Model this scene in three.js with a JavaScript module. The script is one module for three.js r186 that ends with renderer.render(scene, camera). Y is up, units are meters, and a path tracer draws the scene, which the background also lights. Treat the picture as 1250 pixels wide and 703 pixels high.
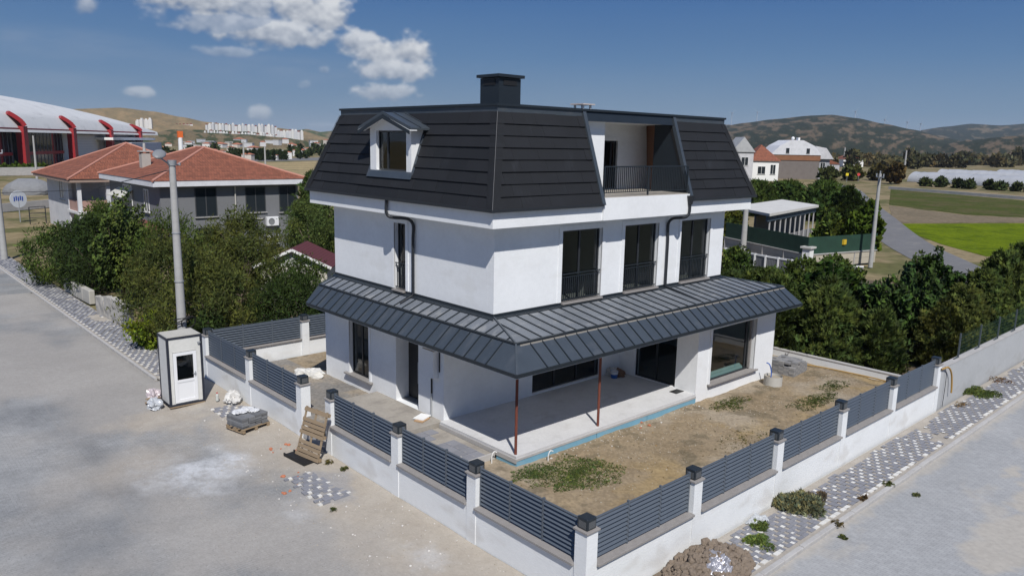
import * as THREE from 'three';
import { mergeGeometries } from 'three/addons/utils/BufferGeometryUtils.js';
import { RoundedBoxGeometry } from 'three/addons/geometries/RoundedBoxGeometry.js';

// ---------------------------------------------------------------- camera, sky, sun, exposure
const scene = new THREE.Scene();
const F = 935.9, R = Math.PI / 180;                       // focal length in photo pixels (1250 x 703)
const camPos = new THREE.Vector3(-15.616, 10.252, 17.958);
const yaw = 42.401 * R, pitch = 10.701 * R, roll = 1.163 * R;
const fwd = new THREE.Vector3(Math.sin(yaw) * Math.cos(pitch), -Math.sin(pitch), -Math.cos(yaw) * Math.cos(pitch));
const r0 = new THREE.Vector3(Math.cos(yaw), 0, Math.sin(yaw)), u0 = new THREE.Vector3().crossVectors(r0, fwd);
const rgt = r0.clone().multiplyScalar(Math.cos(roll)).addScaledVector(u0, Math.sin(roll));
const upv = u0.clone().multiplyScalar(Math.cos(roll)).addScaledVector(r0, -Math.sin(roll));
const camera = new THREE.PerspectiveCamera(2 * Math.atan(351.5 / F) / R, 1024 / 575, 0.1, 20000);
camera.position.copy(camPos);
camera.quaternion.setFromRotationMatrix(new THREE.Matrix4().makeBasis(rgt, upv, fwd.clone().negate()));
scene.add(camera);
// a photo pixel gives a direction; the distance comes from the ground or from the thing's size
const ray = (px, py) => fwd.clone().addScaledVector(rgt, (px - 625) / F).addScaledVector(upv, -(py - 351.5) / F);
const G = (px, py, y = 0) => { const d = ray(px, py); return camPos.clone().addScaledVector(d, (y - camPos.y) / d.y); };
const D = (px, py, dist) => { const d = ray(px, py); return camPos.clone().addScaledVector(d, dist / Math.hypot(d.x, d.z)); };

// noise helpers (all seeded)
function mulberry(a) { return () => { a |= 0; a = a + 0x6D2B79F5 | 0; let t = Math.imul(a ^ a >>> 15, 1 | a); t = t + Math.imul(t ^ t >>> 7, 61 | t) ^ t; return ((t ^ t >>> 14) >>> 0) / 4294967296; }; }
const hash = (x, y, s) => { let h = Math.imul(x, 374761393) + Math.imul(y, 668265263) + Math.imul(s, 1274126177) | 0; h = Math.imul(h ^ h >>> 13, 1274126177); return ((h ^ h >>> 16) >>> 0) / 4294967296; };
const NT = new Float32Array(65536); for (let i = 0; i < 65536; i++) NT[i] = hash(i & 255, i >> 8, 77);
function vn(x, y, s = 0, p = 0) {
  let xi = Math.floor(x), yi = Math.floor(y); const fx = x - xi, fy = y - yi, u = fx * fx * (3 - 2 * fx), v = fy * fy * (3 - 2 * fy);
  let xj = xi + 1, yj = yi + 1; if (p) { xi = ((xi % p) + p) % p; yi = ((yi % p) + p) % p; xj = ((xj % p) + p) % p; yj = ((yj % p) + p) % p; }
  const ox = s * 37, oy = s * 91; xi = (xi + ox) & 255; xj = (xj + ox) & 255; yi = ((yi + oy) & 255) << 8; yj = ((yj + oy) & 255) << 8;
  const a = NT[yi + xi], b = NT[yi + xj], c = NT[yj + xi], d = NT[yj + xj], e = a + (b - a) * u; return e + (c + (d - c) * u - e) * v;
}
function fbm(x, y, o = 4, s = 0, p = 0) { let a = 0, k = .5, n = 0; for (let i = 0; i < o; i++) { a += k * vn(x, y, s + i * 17, p); n += k; k *= .5; x *= 2; y *= 2; p *= 2; } return a / n; }
const sstep = (a, b, x) => { const t = Math.min(1, Math.max(0, (x - a) / (b - a))); return t * t * (3 - 2 * t); };
const lerp = (a, b, t) => a + (b - a) * t;
const mix3 = (a, b, t) => [lerp(a[0], b[0], t), lerp(a[1], b[1], t), lerp(a[2], b[2], t)];

// the sky: clear blue that pales to the horizon, with a few fair-weather cumulus
{
  const W = 4096, H = 2048, data = new Float32Array(W * H * 4);
  const stops = [[-90, [.20, .21, .22]], [-2, [.225, .285, .37]], [0, [.27, .345, .43]], [2.5, [.18, .277, .405]], [6, [.108, .215, .39]], [10.5, [.058, .152, .355]], [25, [.045, .125, .33]], [50, [.045, .11, .29]], [90, [.04, .10, .27]]];
  const grad = (e) => { for (let i = 1; i < stops.length; i++) if (e <= stops[i][0]) return mix3(stops[i - 1][1], stops[i][1], (e - stops[i - 1][0]) / (stops[i][0] - stops[i - 1][0])); return stops[8][1]; };
  // [x, y, half width, half height] in photo pixels, turned into directions below
  const puffs = [[232, 16, 44, 26, 1], [268, 22, 50, 30, 1], [312, 22, 44, 26, .85], [368, 24, 44, 24, 1], [398, 34, 34, 24, 1], [250, 4, 60, 18, .8], [345, 55, 72, 17, .9], [290, 46, 70, 14, .6], [440, 62, 34, 15, .9], [462, 72, 30, 16, 1], [500, 70, 28, 18, 1], [478, 92, 52, 14, .95], [470, 116, 38, 11, .85], [122, 36, 13, 10, .6], [178, 121, 15, 7, .7], [320, 142, 13, 9, .8], [284, 75, 32, 6, .4], [398, 92, 7, 5, .35], [375, 108, 8, 5, .3], [40, -2, 70, 7, .6], [395, 155, 22, 4, .3], [205, -30, 50, 20, .7]];
  const streaks = [[90, 72, 150, 22, .3], [330, 90, 190, 26, .22], [60, 108, 140, 12, .2], [480, 130, 120, 12, .2]];
  const azOf = (px) => yaw / R + Math.atan((px - 625) / F) / R;
  const hor = (px) => 174.6 + (px - 625) * 0.0203;
  const ppd = F * R;
  const cl = (list) => list.map(([x, y, a, b, k]) => ({ az: azOf(x), el: (hor(x) - y) / ppd, a: a / ppd / 1.12, b: b / ppd, k }));
  const P = cl(puffs), Q = cl(streaks);
  for (let j = 0; j < H; j++) {
    const el = 90 - (j + .5) / H * 180;
    const base = grad(el);
    if (el < 0 || el > 24) { for (let i = 0, k = (H - 1 - j) * W * 4; i < W; i++, k += 4) { data[k] = base[0]; data[k + 1] = base[1]; data[k + 2] = base[2]; data[k + 3] = 1; } continue; }
    for (let i = 0; i < W; i++) {
      // three.js equirect: u = atan2(z, x) / 2pi + .5 ; azimuth measured from -z toward +x
      const th = ((i + .5) / W - .5) * 2 * Math.PI, dx = Math.cos(th), dz = Math.sin(th);
      let az = Math.atan2(dx, -dz) / R;
      let [r, g, b] = base;
      if (el > 0 && el < 24) { const hz = (fbm(az * .06 + 40, el * .25, 3, 5) - .5) * .10 * (1 - sstep(10, 24, el)); r *= 1 + hz * 1.3; g *= 1 + hz * .8; b *= 1 + hz * .3; }
      if (el > .4 && el < 16) {
        const sect = Math.floor((az - azOf(-120)) / 110), a0 = az - sect * 110, sd = ((sect % 4) + 4) % 4 * 31;
        let d = -1, lit = 0, wsum = 0, kk = 0;
        const n1 = fbm(a0 * 1.1 + sd, el * 1.7, 5, 11 + sd), n2 = fbm(a0 * 2.4, el * 3.4 + 9, 4, 41 + sd);
        for (const q of P) {
          const ux = (a0 - q.az) / q.a, uy = (el - q.el) / q.b; if (Math.abs(ux) > 1.7 || Math.abs(uy) > 1.7) continue;
          const flat = uy < 0 ? uy * 1.25 : uy, v = 1 - Math.sqrt(ux * ux + flat * flat) + (n1 - .5) * 1.15 + (n2 - .5) * .34 + .22;
          const w = Math.exp(v * 5); if (v > d) { d = v; kk = q.k; }
          lit += w * (uy * .62 + (n2 - .5) * .7 + (n1 - .5) * .9 + .44); wsum += w;
        }
        if (d > -.05) {
          const al = sstep(-.05, .6, d) * kk * .96, l = Math.min(1, Math.max(0, lit / wsum + .12)), haze = sstep(7, 1, el) * .4;
          let c = mix3([.24, .285, .37], [.70, .72, .75], l); c = mix3(c, base, haze);
          r = lerp(r, c[0], al); g = lerp(g, c[1], al); b = lerp(b, c[2], al);
        }
        for (const q of Q) { const ux = (a0 - q.az) / q.a, uy = (el - q.el) / q.b, v = 1 - Math.hypot(ux, uy); if (v > 0) { const al = sstep(0, .8, v) * q.k * fbm(a0 * .5, el * 3, 4, 77); r = lerp(r, .33, al); g = lerp(g, .38, al); b = lerp(b, .47, al); } }
      }
      const k = ((H - 1 - j) * W + i) * 4; data[k] = r; data[k + 1] = g; data[k + 2] = b; data[k + 3] = 1;
    }
  }
  const t = new THREE.DataTexture(data, W, H, THREE.RGBAFormat, THREE.FloatType);
  t.mapping = THREE.EquirectangularReflectionMapping; t.magFilter = t.minFilter = THREE.LinearFilter; t.needsUpdate = true;
  scene.background = t; scene.environment = t;
}
const sun = new THREE.DirectionalLight(new THREE.Color(1, .965, .91), 4.6);
sun.position.set(-.588 * 60, 1.355 * 60, 60); sun.target.position.set(4, 0, -2); sun.position.add(sun.target.position);
sun.castShadow = true; sun.shadow.mapSize.set(4096, 4096);
Object.assign(sun.shadow.camera, { left: -70, right: 70, top: 70, bottom: -70, near: 1, far: 260 });
scene.add(sun, sun.target);
const renderer = new THREE.WebGLRenderer({ antialias: true });
renderer.setSize(1024, 575); renderer.shadowMap.enabled = true;
renderer.toneMapping = THREE.LinearToneMapping; renderer.toneMappingExposure = 1.0;

// ---------------------------------------------------------------- textures and materials
const enc = (c) => { c = Math.min(1, Math.max(0, c)); return Math.round(255 * (c <= .0031308 ? 12.92 * c : 1.055 * c ** (1 / 2.4) - .055)); };
function tex(w, h, fn, rep = 1, repy = rep, srgb = true) {          // fn(u, v, i, j) -> linear rgb or a number
  const d = new Uint8Array(w * h * 4);
  for (let j = 0; j < h; j++) for (let i = 0; i < w; i++) { const c = fn(i / w, j / h, i, j), k = (j * w + i) * 4; if (srgb) { d[k] = enc(c[0]); d[k + 1] = enc(c[1]); d[k + 2] = enc(c[2]); } else d[k] = d[k + 1] = d[k + 2] = Math.min(255, Math.max(0, c * 255)); d[k + 3] = 255; }
  const t = new THREE.DataTexture(d, w, h); t.wrapS = t.wrapT = THREE.RepeatWrapping; t.magFilter = THREE.LinearFilter; t.minFilter = THREE.LinearMipmapLinearFilter; t.generateMipmaps = true;
  if (srgb) t.colorSpace = THREE.SRGBColorSpace; t.repeat.set(1 / rep, 1 / repy); t.needsUpdate = true; return t;
}
const tint = (c, k) => [c[0] * k, c[1] * k, c[2] * k];
const std = (o) => new THREE.MeshStandardMaterial(o);
const matte = (o) => new THREE.MeshPhysicalMaterial({ specularIntensity: .12, ...o });
const col = (r, g, b) => new THREE.Color().setRGB(r, g, b);
// textures are in metres: repeat 1 / size, with uv in metres
const grainBump = tex(256, 256, (u, v) => fbm(u * 32, v * 32, 4, 3, 32), .8, .8, false);
const mottle = (c, amp, size, o = {}) => tex(512, 512, (u, v) => { const n = fbm(u * 6, v * 6, 5, o.s || 1, 6) - .5, m = fbm(u * 48, v * 48, 3, 7 + (o.s || 1), 48) - .5; let k = 1 + n * amp + m * amp * .8, q = tint(c, k); if (o.stain) { const st = sstep(.56, .8, fbm(u * 3, v * 10, 5, 23, 0 | 3) * .6 + fbm(u * 9, v * 9, 3, 29, 9) * .4); q = mix3(q, o.stain, st * o.k); } return q; }, size);
const M = {};
M.stucco = std({ map: mottle([.76, .775, .79], .09, 5.3, { stain: [.62, .62, .60], k: .35 }), roughness: .92, bumpMap: grainBump, bumpScale: .003 });
M.stuccoWall = std({ map: mottle([.72, .735, .745], .07, 5, { s: 4, stain: [.52, .50, .47], k: .5 }), roughness: .94, bumpMap: grainBump, bumpScale: .004 });
M.greyRender = std({ map: mottle([.40, .41, .42], .10, 4, { s: 6, stain: [.33, .33, .32], k: .5 }), roughness: .95, bumpMap: grainBump, bumpScale: .004 });
M.tile = std({ map: tex(512, 512, (u, v) => { const st = sstep(.66, .9, fbm(u * 64, v * 6, 3, 51, 2) * .5 + fbm(u * 10, v * 10, 4, 53, 10) * .5), n = fbm(u * 12, v * 12, 5, 52, 12); const c = .0065 + (n - .5) * .003; return mix3([c * .92, c * 1.1, c * 1.5], [.03, .035, .043], st * .6); }, 5.3), roughness: .8, bumpMap: grainBump, bumpScale: .0025 });
M.metal = std({ map: mottle([.062, .076, .092], .22, 3, { s: 8, stain: [.11, .115, .12], k: .6 }), roughness: .42, metalness: .25 });
M.metalDark = std({ map: mottle([.020, .027, .035], .2, 3, { s: 9 }), roughness: .45, metalness: .2 });
M.slat = std({ map: mottle([.105, .125, .152], .14, 2, { s: 10 }), roughness: .45, metalness: .2 });
M.gutter = std({ color: col(.018, .021, .026), roughness: .5 });
M.granite = std({ map: tex(512, 512, (u, v) => { const n = fbm(u * 120, v * 120, 2, 61, 120), m = fbm(u * 8, v * 8, 4, 62, 8); return tint([.255, .24, .23], .75 + n * .3 + m * .25); }, 1.2), roughness: .75 });
M.concrete = std({ map: mottle([.40, .39, .38], .22, 3, { s: 12, stain: [.30, .28, .26], k: .6 }), roughness: .95, bumpMap: grainBump, bumpScale: .004 });
M.patio = std({ map: mottle([.54, .54, .545], .16, 3.3, { s: 14, stain: [.40, .39, .38], k: .5 }), roughness: .93, bumpMap: grainBump, bumpScale: .003 });
M.slabTan = std({ map: mottle([.31, .285, .25], .3, 3.7, { s: 15, stain: [.22, .2, .18], k: .7 }), roughness: .95, bumpMap: grainBump, bumpScale: .005 });
M.insul = std({ map: mottle([.17, .36, .48], .12, 2, { s: 16, stain: [.3, .36, .38], k: .6 }), roughness: .8 });
M.rust = std({ map: mottle([.16, .045, .028], .5, 1, { s: 17, stain: [.09, .03, .02], k: .7 }), roughness: .8 });
M.frame = std({ color: col(.022, .025, .03), roughness: .4 });
M.whitePlastic = std({ color: col(.74, .75, .77), roughness: .35 });
M.glass = new THREE.MeshPhysicalMaterial({ color: col(.50, .54, .54), roughness: .02, metalness: 0, transmission: 1, thickness: 0, ior: 1.52 });
M.interior = std({ map: mottle([.50, .49, .47], .1, 4, { s: 18 }), roughness: .95 });
M.interiorFloor = std({ map: mottle([.28, .27, .255], .2, 4, { s: 19 }), roughness: .9 });
M.wood = std({ map: tex(256, 256, (u, v) => { const g = fbm(u * 40, v * 3, 4, 71, 40 * 0 + 3); return mix3([.20, .14, .085], [.34, .26, .17], g); }, .8), roughness: .85 });
M.woodDark = std({ map: tex(256, 256, (u, v) => { const g = fbm(u * 30, v * 3, 4, 72, 3); return mix3([.10, .035, .012], [.2, .08, .03], g); }, 1.2), roughness: .6 });
M.pole = std({ map: mottle([.36, .36, .355], .18, 2, { s: 20, stain: [.25, .25, .24], k: .6 }), roughness: .9 });
M.galv = std({ color: col(.42, .44, .46), roughness: .45, metalness: .5 });
M.bark = std({ map: tex(256, 256, (u, v) => tint([.13, .10, .075], .5 + fbm(u * 30, v * 5, 4, 81, 5)), .7), roughness: .95 });
M.white = std({ color: col(.76, .76, .75), roughness: .7 });
M.black = std({ color: col(.012, .012, .013), roughness: .6 });
M.darkGlass = std({ color: col(.02, .026, .032), roughness: .08, metalness: 0 });
M.leaf = new THREE.MeshPhysicalMaterial({ color: 0xffffff, roughness: .8, specularIntensity: .35, transmission: .18, thickness: 0, side: THREE.DoubleSide });
M.leafFar = matte({ color: 0xffffff, roughness: .95, side: THREE.DoubleSide });
M.plain = {};
const neutral = [2, 5, 12].map((k) => tex(256, 256, (u, v) => { const q = .86 + (fbm(u * 6, v * 6, 5, 30 + k, 6) - .5) * .2 + (fbm(u * 48, v * 48, 3, 37, 48) - .5) * .12; return [q, q, q]; }, k));
const plain = (r, g, b, rough = .85, s = 1) => M.plain[[r, g, b, rough, s]] ??= std({ map: neutral[s], color: col(r / .86, g / .86, b / .86), roughness: rough });
const flat = (r, g, b, rough = .8, o = {}) => M.plain['f' + [r, g, b, rough]] ??= std({ color: col(r, g, b), roughness: rough, ...o });

// ---------------------------------------------------------------- object helpers
const taken = {};
const numbered = (n) => { const k = taken[n] = (taken[n] ?? -1) + 1; return k ? n + '_' + String(k).padStart(3, '0') : n; };
function metreUV(g) {                                              // uv in metres, from the axis each face looks along
  if (!g.attributes.normal) g.computeVertexNormals();
  const p = g.attributes.position, n = g.attributes.normal, uv = new Float32Array(p.count * 2);
  for (let i = 0; i < p.count; i++) {
    const ax = Math.abs(n.getX(i)), ay = Math.abs(n.getY(i)), az = Math.abs(n.getZ(i)), x = p.getX(i), y = p.getY(i), z = p.getZ(i);
    if (ay >= ax && ay >= az) { uv[2 * i] = x; uv[2 * i + 1] = z; } else if (ax >= az) { uv[2 * i] = z; uv[2 * i + 1] = y; } else { uv[2 * i] = x; uv[2 * i + 1] = y; }
  }
  g.setAttribute('uv', new THREE.BufferAttribute(uv, 2)); return g;
}
function merged(gs) { if (!Array.isArray(gs)) return gs; if (gs.length === 1) return gs[0]; return mergeGeometries(gs.map((g) => { const q = g.index ? g.toNonIndexed() : g; for (const k of Object.keys(q.attributes)) if (!['position', 'normal', 'uv'].includes(k)) q.deleteAttribute(k); if (!q.attributes.uv) metreUV(q); return q; })); }
function obj(name, gs, mat, parent = scene, keepUV = false) {
  const g = merged(gs); if (!keepUV) metreUV(g);
  const m = new THREE.Mesh(g, mat); m.name = parent === scene ? numbered(name) : name; m.castShadow = m.receiveShadow = true; parent.add(m); return m;
}
function tag(o, label, category, group) { o.userData.label = label; if (category) o.userData.category = category; if (group) o.userData.group = group; return o; }
function thing(name, label, category, pos = [0, 0, 0], turn = 0, group) { const o = new THREE.Group(); o.name = numbered(name); o.position.set(...pos); o.rotation.y = turn; scene.add(o); return tag(o, label, category, group); }
function struct(name, gs, mat, keepUV) { const o = obj(name, gs, mat, scene, keepUV); o.userData.kind = 'structure'; return o; }
const bx = (w, h, d, x = 0, y = 0, z = 0) => new THREE.BoxGeometry(w, h, d).translate(x, y, z);
const bb = (x0, x1, y0, y1, z0, z1) => bx(x1 - x0, y1 - y0, z1 - z0, (x0 + x1) / 2, (y0 + y1) / 2, (z0 + z1) / 2);
const rb = (w, h, d, r, x = 0, y = 0, z = 0) => new RoundedBoxGeometry(w, h, d, 2, r).translate(x, y, z);
const cyl = (r1, r2, h, n = 12, x = 0, y = 0, z = 0) => new THREE.CylinderGeometry(r1, r2, h, n).translate(x, y, z);
const v3 = (a) => a.isVector3 ? a : new THREE.Vector3(...a);
function prism(pts, off) {                                         // a flat polygon (any number of points) given thickness along off
  pts = pts.map(v3); off = v3(off); const n = pts.length, q = pts.map((p) => p.clone().add(off)), tri = [];
  const nrm = new THREE.Vector3().crossVectors(pts[1].clone().sub(pts[0]), pts[2].clone().sub(pts[0]));
  if (nrm.dot(off) > 0) { pts.reverse(); q.reverse(); }
  for (let i = 1; i < n - 1; i++) { tri.push(pts[0], pts[i], pts[i + 1], q[0], q[i + 1], q[i]); }
  for (let i = 0; i < n; i++) { const j = (i + 1) % n; tri.push(pts[i], q[i], q[j], pts[i], q[j], pts[j]); }
  const g = new THREE.BufferGeometry().setFromPoints(tri); g.computeVertexNormals(); return metreUV(g);
}
function bar(a, b, r, n = 6, r2 = r) { a = v3(a); b = v3(b); const d = b.clone().sub(a), g = new THREE.CylinderGeometry(r2, r, d.length(), n); g.applyQuaternion(new THREE.Quaternion().setFromUnitVectors(new THREE.Vector3(0, 1, 0), d.clone().normalize())); return g.translate((a.x + b.x) / 2, (a.y + b.y) / 2, (a.z + b.z) / 2); }
function beam(a, b, w, h) { a = v3(a); b = v3(b); const d = b.clone().sub(a), g = new THREE.BoxGeometry(w, h, d.length()); const m = new THREE.Matrix4().lookAt(b, a, new THREE.Vector3(0, 1, 0)); return g.applyMatrix4(m).translate((a.x + b.x) / 2, (a.y + b.y) / 2, (a.z + b.z) / 2); }
function tube(pts, r, n = 40, k = 6) { return new THREE.TubeGeometry(new THREE.CatmullRomCurve3(pts.map(v3)), n, r, k); }
function lump(r, seed, amp = .35, sy = 1, det = 2, f = 1.6) {      // an uneven stone or clod
  const g = new THREE.IcosahedronGeometry(r, det), p = g.attributes.position;
  for (let i = 0; i < p.count; i++) { const x = p.getX(i) / r, y = p.getY(i) / r, z = p.getZ(i) / r, k = 1 + amp * (fbm(x * f + 9, y * f + z * f * 1.3 + 5, 3, seed) - .5) * 2; p.setXYZ(i, p.getX(i) * k, p.getY(i) * k * sy, p.getZ(i) * k); }
  g.computeVertexNormals(); return g;
}
// facade plane: u runs along it, v up, n out of it
const FZ = { u: [1, 0, 0], n: [0, 0, 1] }, FX = { u: [0, 0, 1], n: [-1, 0, 0] }, FB = { u: [-1, 0, 0], n: [0, 0, -1] }, FE = { u: [0, 0, -1], n: [1, 0, 0] };
const onFace = (g, f, at) => { const u = v3(f.u), n = v3(f.n); g.applyMatrix4(new THREE.Matrix4().makeBasis(u, new THREE.Vector3(0, 1, 0), n)); const q = n.clone().multiplyScalar(at); return g.translate(q.x, q.y, q.z); };
function wallGeo(f, at, a0, a1, y0, y1, holes, t = .25) {          // a wall whose outer face lies at n * at, with openings [a0, a1, y0, y1]
  const s = new THREE.Shape([[a0, y0], [a1, y0], [a1, y1], [a0, y1]].map((p) => new THREE.Vector2(...p)));
  for (const [h0, h1, k0, k1] of holes) s.holes.push(new THREE.Path([[h0, k0], [h0, k1], [h1, k1], [h1, k0]].map((p) => new THREE.Vector2(...p))));
  return onFace(new THREE.ExtrudeGeometry(s, { depth: t, bevelEnabled: false }).translate(0, 0, -t), f, at);
}
// ================================================================ the setting: ground, roads, pavements, garden
const rnd = mulberry(7);
const dryTex = tex(1024, 1024, (u, v) => { const a = fbm(u * 5, v * 5, 6, 101, 5), b = fbm(u * 90, v * 90, 3, 103, 90), c = sstep(.48, .72, fbm(u * 9, v * 9, 5, 105, 9)); return tint(mix3(mix3([.19, .155, .088], [.27, .215, .13], a), [.085, .095, .036], c * .8), .7 + b * .6); }, 45);
struct('ground', new THREE.PlaneGeometry(16000, 16000, 60, 60).rotateX(-Math.PI / 2).translate(0, -.18, 0), matte({ map: dryTex, roughness: 1 }));
// a sheet over an x-z rectangle with its own height function and uv 0..1 over the rectangle (or metres)
function sheet(x0, x1, z0, z1, nx, nz, hf, unit = true) {
  const g = new THREE.PlaneGeometry(1, 1, nx, nz).rotateX(-Math.PI / 2), p = g.attributes.position, uv = g.attributes.uv;
  for (let i = 0; i < p.count; i++) { const a = p.getX(i) + .5, b = p.getZ(i) + .5, x = lerp(x0, x1, a), z = lerp(z0, z1, b); p.setXYZ(i, x, hf(x, z), z); if (unit) uv.setXY(i, a, b); else uv.setXY(i, x, z); }
  g.computeVertexNormals(); return g;
}
// --- the paved road on the left: grey block paving under dust, sand and a spill of lime
const pave = (x, z, s) => { const row = Math.floor(z / .1), o = (row & 1) * .1, ix = Math.floor((x + o) / .2), fx = (x + o) / .2 - ix, fz = z / .1 - row; const j = Math.min(Math.min(fx, 1 - fx) * .2, Math.min(fz, 1 - fz) * .1); return (.95 + .1 * hash(ix, row, s)) * lerp(.80, 1, sstep(.002, .012, j)); };
const blob = (x, z, cx, cz, rx, rz, soft = .5, f = 1, s = 1) => { const d = Math.hypot((x - cx) / rx, (z - cz) / rz); return d > 1.76 ? 0 : sstep(0, soft, 1 - d + (fbm(x * f, z * f, 5, s) - .5) * 1.5); };
function roadL(x, z) {
  const n = fbm(x * .35, z * .35, 6, 201), f = .6 * fbm(x * 30, z * 22, 2, 203) + .4 * fbm(x * 7, z * 7, 3, 204), st = fbm(x * .7, z * .16, 5, 205);
  let c = mix3([.20, .206, .211], [.295, .296, .293], sstep(.25, .75, n)); c = tint(c, .78 + f * .44);
  const worn = sstep(.30, .56, fbm(x * .5, z * .5, 5, 207));
  c = tint(c, lerp(1, pave(x, z, 9), .5 + .8 * worn));
  c = tint(c, 1 - .22 * sstep(.58, .75, st));
  const dust = sstep(.36, .68, fbm(x * .28 + 5, z * .22, 5, 209) + .10 * sstep(-14, -5, x) + .08 * sstep(-14, -34, z));
  c = mix3(c, tint([.35, .322, .288], .85 + f * .3), dust * .62);
  const sand = Math.max(sstep(-6.9, -5.2, x + (fbm(x * .6, z * .6, 5, 211) - .5) * 2.6) * sstep(-15.5, -12.5, z), blob(x, z, -7.2, -10.4, 2.6, 2.0, .9, .9, 213) * .9, blob(x, z, -8.6, -7.2, 2.6, 2.4, 1, .6, 231) * .6);
  const sc = mix3([.34, .295, .24], [.41, .37, .315], fbm(x * 2, z * 2, 5, 215)); c = mix3(c, tint(sc, .85 + f * .3), sand * .9);
  const ex = blob(x, z, -5.3, -1.6, 1.0, 1.4, .5, 1.2, 217) * .6; c = mix3(c, tint([.27, .27, .28], .8 + f * .4), ex);
  const lime = Math.max(blob(x, z, -7.3, -5.0, 1.8, 2.3, 1.1, 1.1, 219), .55 * blob(x, z, -8.4, -5.6, 1.7, 2.0, 1.1, 1.3, 221), .4 * blob(x, z, -6.5, -.6, .9, .9, 1, 2, 223), .4 * blob(x, z, -5.2, 3.4, .7, 1.2, 1, 2, 225));
  c = mix3(c, tint([.50, .51, .525], (.8 + f * .4) * lerp(.9, 1, pave(x, z, 9))), lime * lerp(.4, .95, sstep(.3, .62, .6 * fbm(x * 2.2, z * 2.2, 5, 227) + .4 * fbm(x * 9, z * 9, 3, 228))));
  const track = sstep(.06, 0, Math.abs(x + 8.9 + .25 * Math.sin(z * .4) + .06 * z)) + sstep(.06, 0, Math.abs(x + 10.6 + .2 * Math.sin(z * .35) + .06 * z)); c = mix3(c, [.33, .29, .25], Math.min(1, track) * .22 * fbm(x, z, 3, 229));
  const spk = hash(Math.floor(x * 45), Math.floor(z * 45), 5); if (spk > .997) c = tint(c, .6); else if (spk > .994) c = tint(c, 1.3); else if (spk < .0012 && sand > .3) c = [.6, .58, .55];
  return c;
}
const RL = [-18, -3.9, -40, 10.4];
const roadH = (x, z) => z < -15.4 && x > -5.62 ? -.13 : lerp(-.06, .02, sstep(-6.2, -4.4, x)) + (fbm(x * .5, z * .5, 4, 240) - .5) * .05 * sstep(-9, -5, x);
struct('road', sheet(...RL, 75, 180, roadH), std({ map: tex(1792, 2048, (u, v) => roadL(lerp(RL[0], RL[1], u), lerp(RL[2], RL[3], v))), roughness: .93, bumpMap: grainBump, bumpScale: .003 }), true);
const paveTile = tex(1024, 1024, (u, v) => { const x = u * 12, z = v * 12, n = fbm(u * 4, v * 4, 6, 251, 4), f = fbm(u * 120, v * 120, 2, 253, 120); let c = tint(mix3([.185, .192, .198], [.28, .283, .283], sstep(.25, .75, n)), .86 + f * .28); c = tint(c, lerp(1, pave(x, z, 9), .6)); return mix3(c, [.335, .305, .27], sstep(.45, .75, fbm(u * 6 + 3, v * 6, 5, 255, 6)) * .5); }, 12);
const paved = matte({ map: paveTile, roughness: .93 });
struct('road', sheet(-18, -5.62, -220, -40, 10, 60, () => -.06, false), paved, true);
struct('road', sheet(-40, -18, -220, 60, 6, 20, () => -.07, false), paved, true);
struct('road', sheet(-18, -3.9, 10.4, 60, 6, 10, () => -.062, false), paved, true);
// --- the road on the right, with sandy patches
function roadR(x, z) {
  const n = fbm(x * .4, z * .4, 6, 301), f = fbm(x * 9, z * 9, 3, 303);
  let c = tint(mix3([.29, .298, .305], [.37, .372, .374], n), .88 + f * .24);
  c = tint(c, pave(z, x, 19) * (.97 + .06 * vn(x * .3, z * 3, 305)));
  const s = Math.max(blob(x, z, 7.6, 13.2, 2.6, 1.1, .5, 1.3, 307), blob(x, z, 10.8, 12.6, 1.6, .7, .5, 1.5, 309), blob(x, z, 14.5, 12.6, 2.2, .8, .6, 1.2, 311), blob(x, z, 12.8, 11.6, .8, .35, .6, 2, 313), .8 * sstep(.34, 0, z - 9.62 + (fbm(x * 2, z * 2, 3, 315) - .5) * .5), .7 * sstep(.62, .8, fbm(x * .5, z * .9, 5, 317)));
  return mix3(c, tint([.40, .37, .325], .88 + f * .24), s * .85);
}
const RR = [-3.9, 30, 9.55, 21];
struct('road', sheet(...RR, 40, 14, () => -.1), std({ map: tex(2048, 1024, (u, v) => roadR(lerp(RR[0], RR[1], u), lerp(RR[2], RR[3], v))), roughness: .93, bumpMap: grainBump, bumpScale: .003 }), true);
struct('road', sheet(30, 130, 9.55, 21, 10, 3, () => -.1, false), paved, true);
// --- kerbs
const kerbMat = M.concrete;
{ const k = struct('kerb', bb(-1, -.4, -.12, .02, 9.42, 9.57), kerbMat); for (let x = -.39, i = 0; x < 60; x += 1, i++) obj('kerb_stone', rb(.985, .15, .15, .02, x + .49, -.055 + (hash(i, 3, 1) - .5) * .008, 9.495 + (hash(i, 5, 1) - .5) * .01), kerbMat, k); }
{ const k = struct('kerb', bb(-5.62, -5.5, -.12, -.005, -16.4, -15.7), kerbMat); for (let z = -16.42, i = 0; z > -75; z -= 1, i++) obj('kerb_stone', rb(.13, .14, .985, .02, -5.56, -.06, z - .49), kerbMat, k); }
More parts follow.
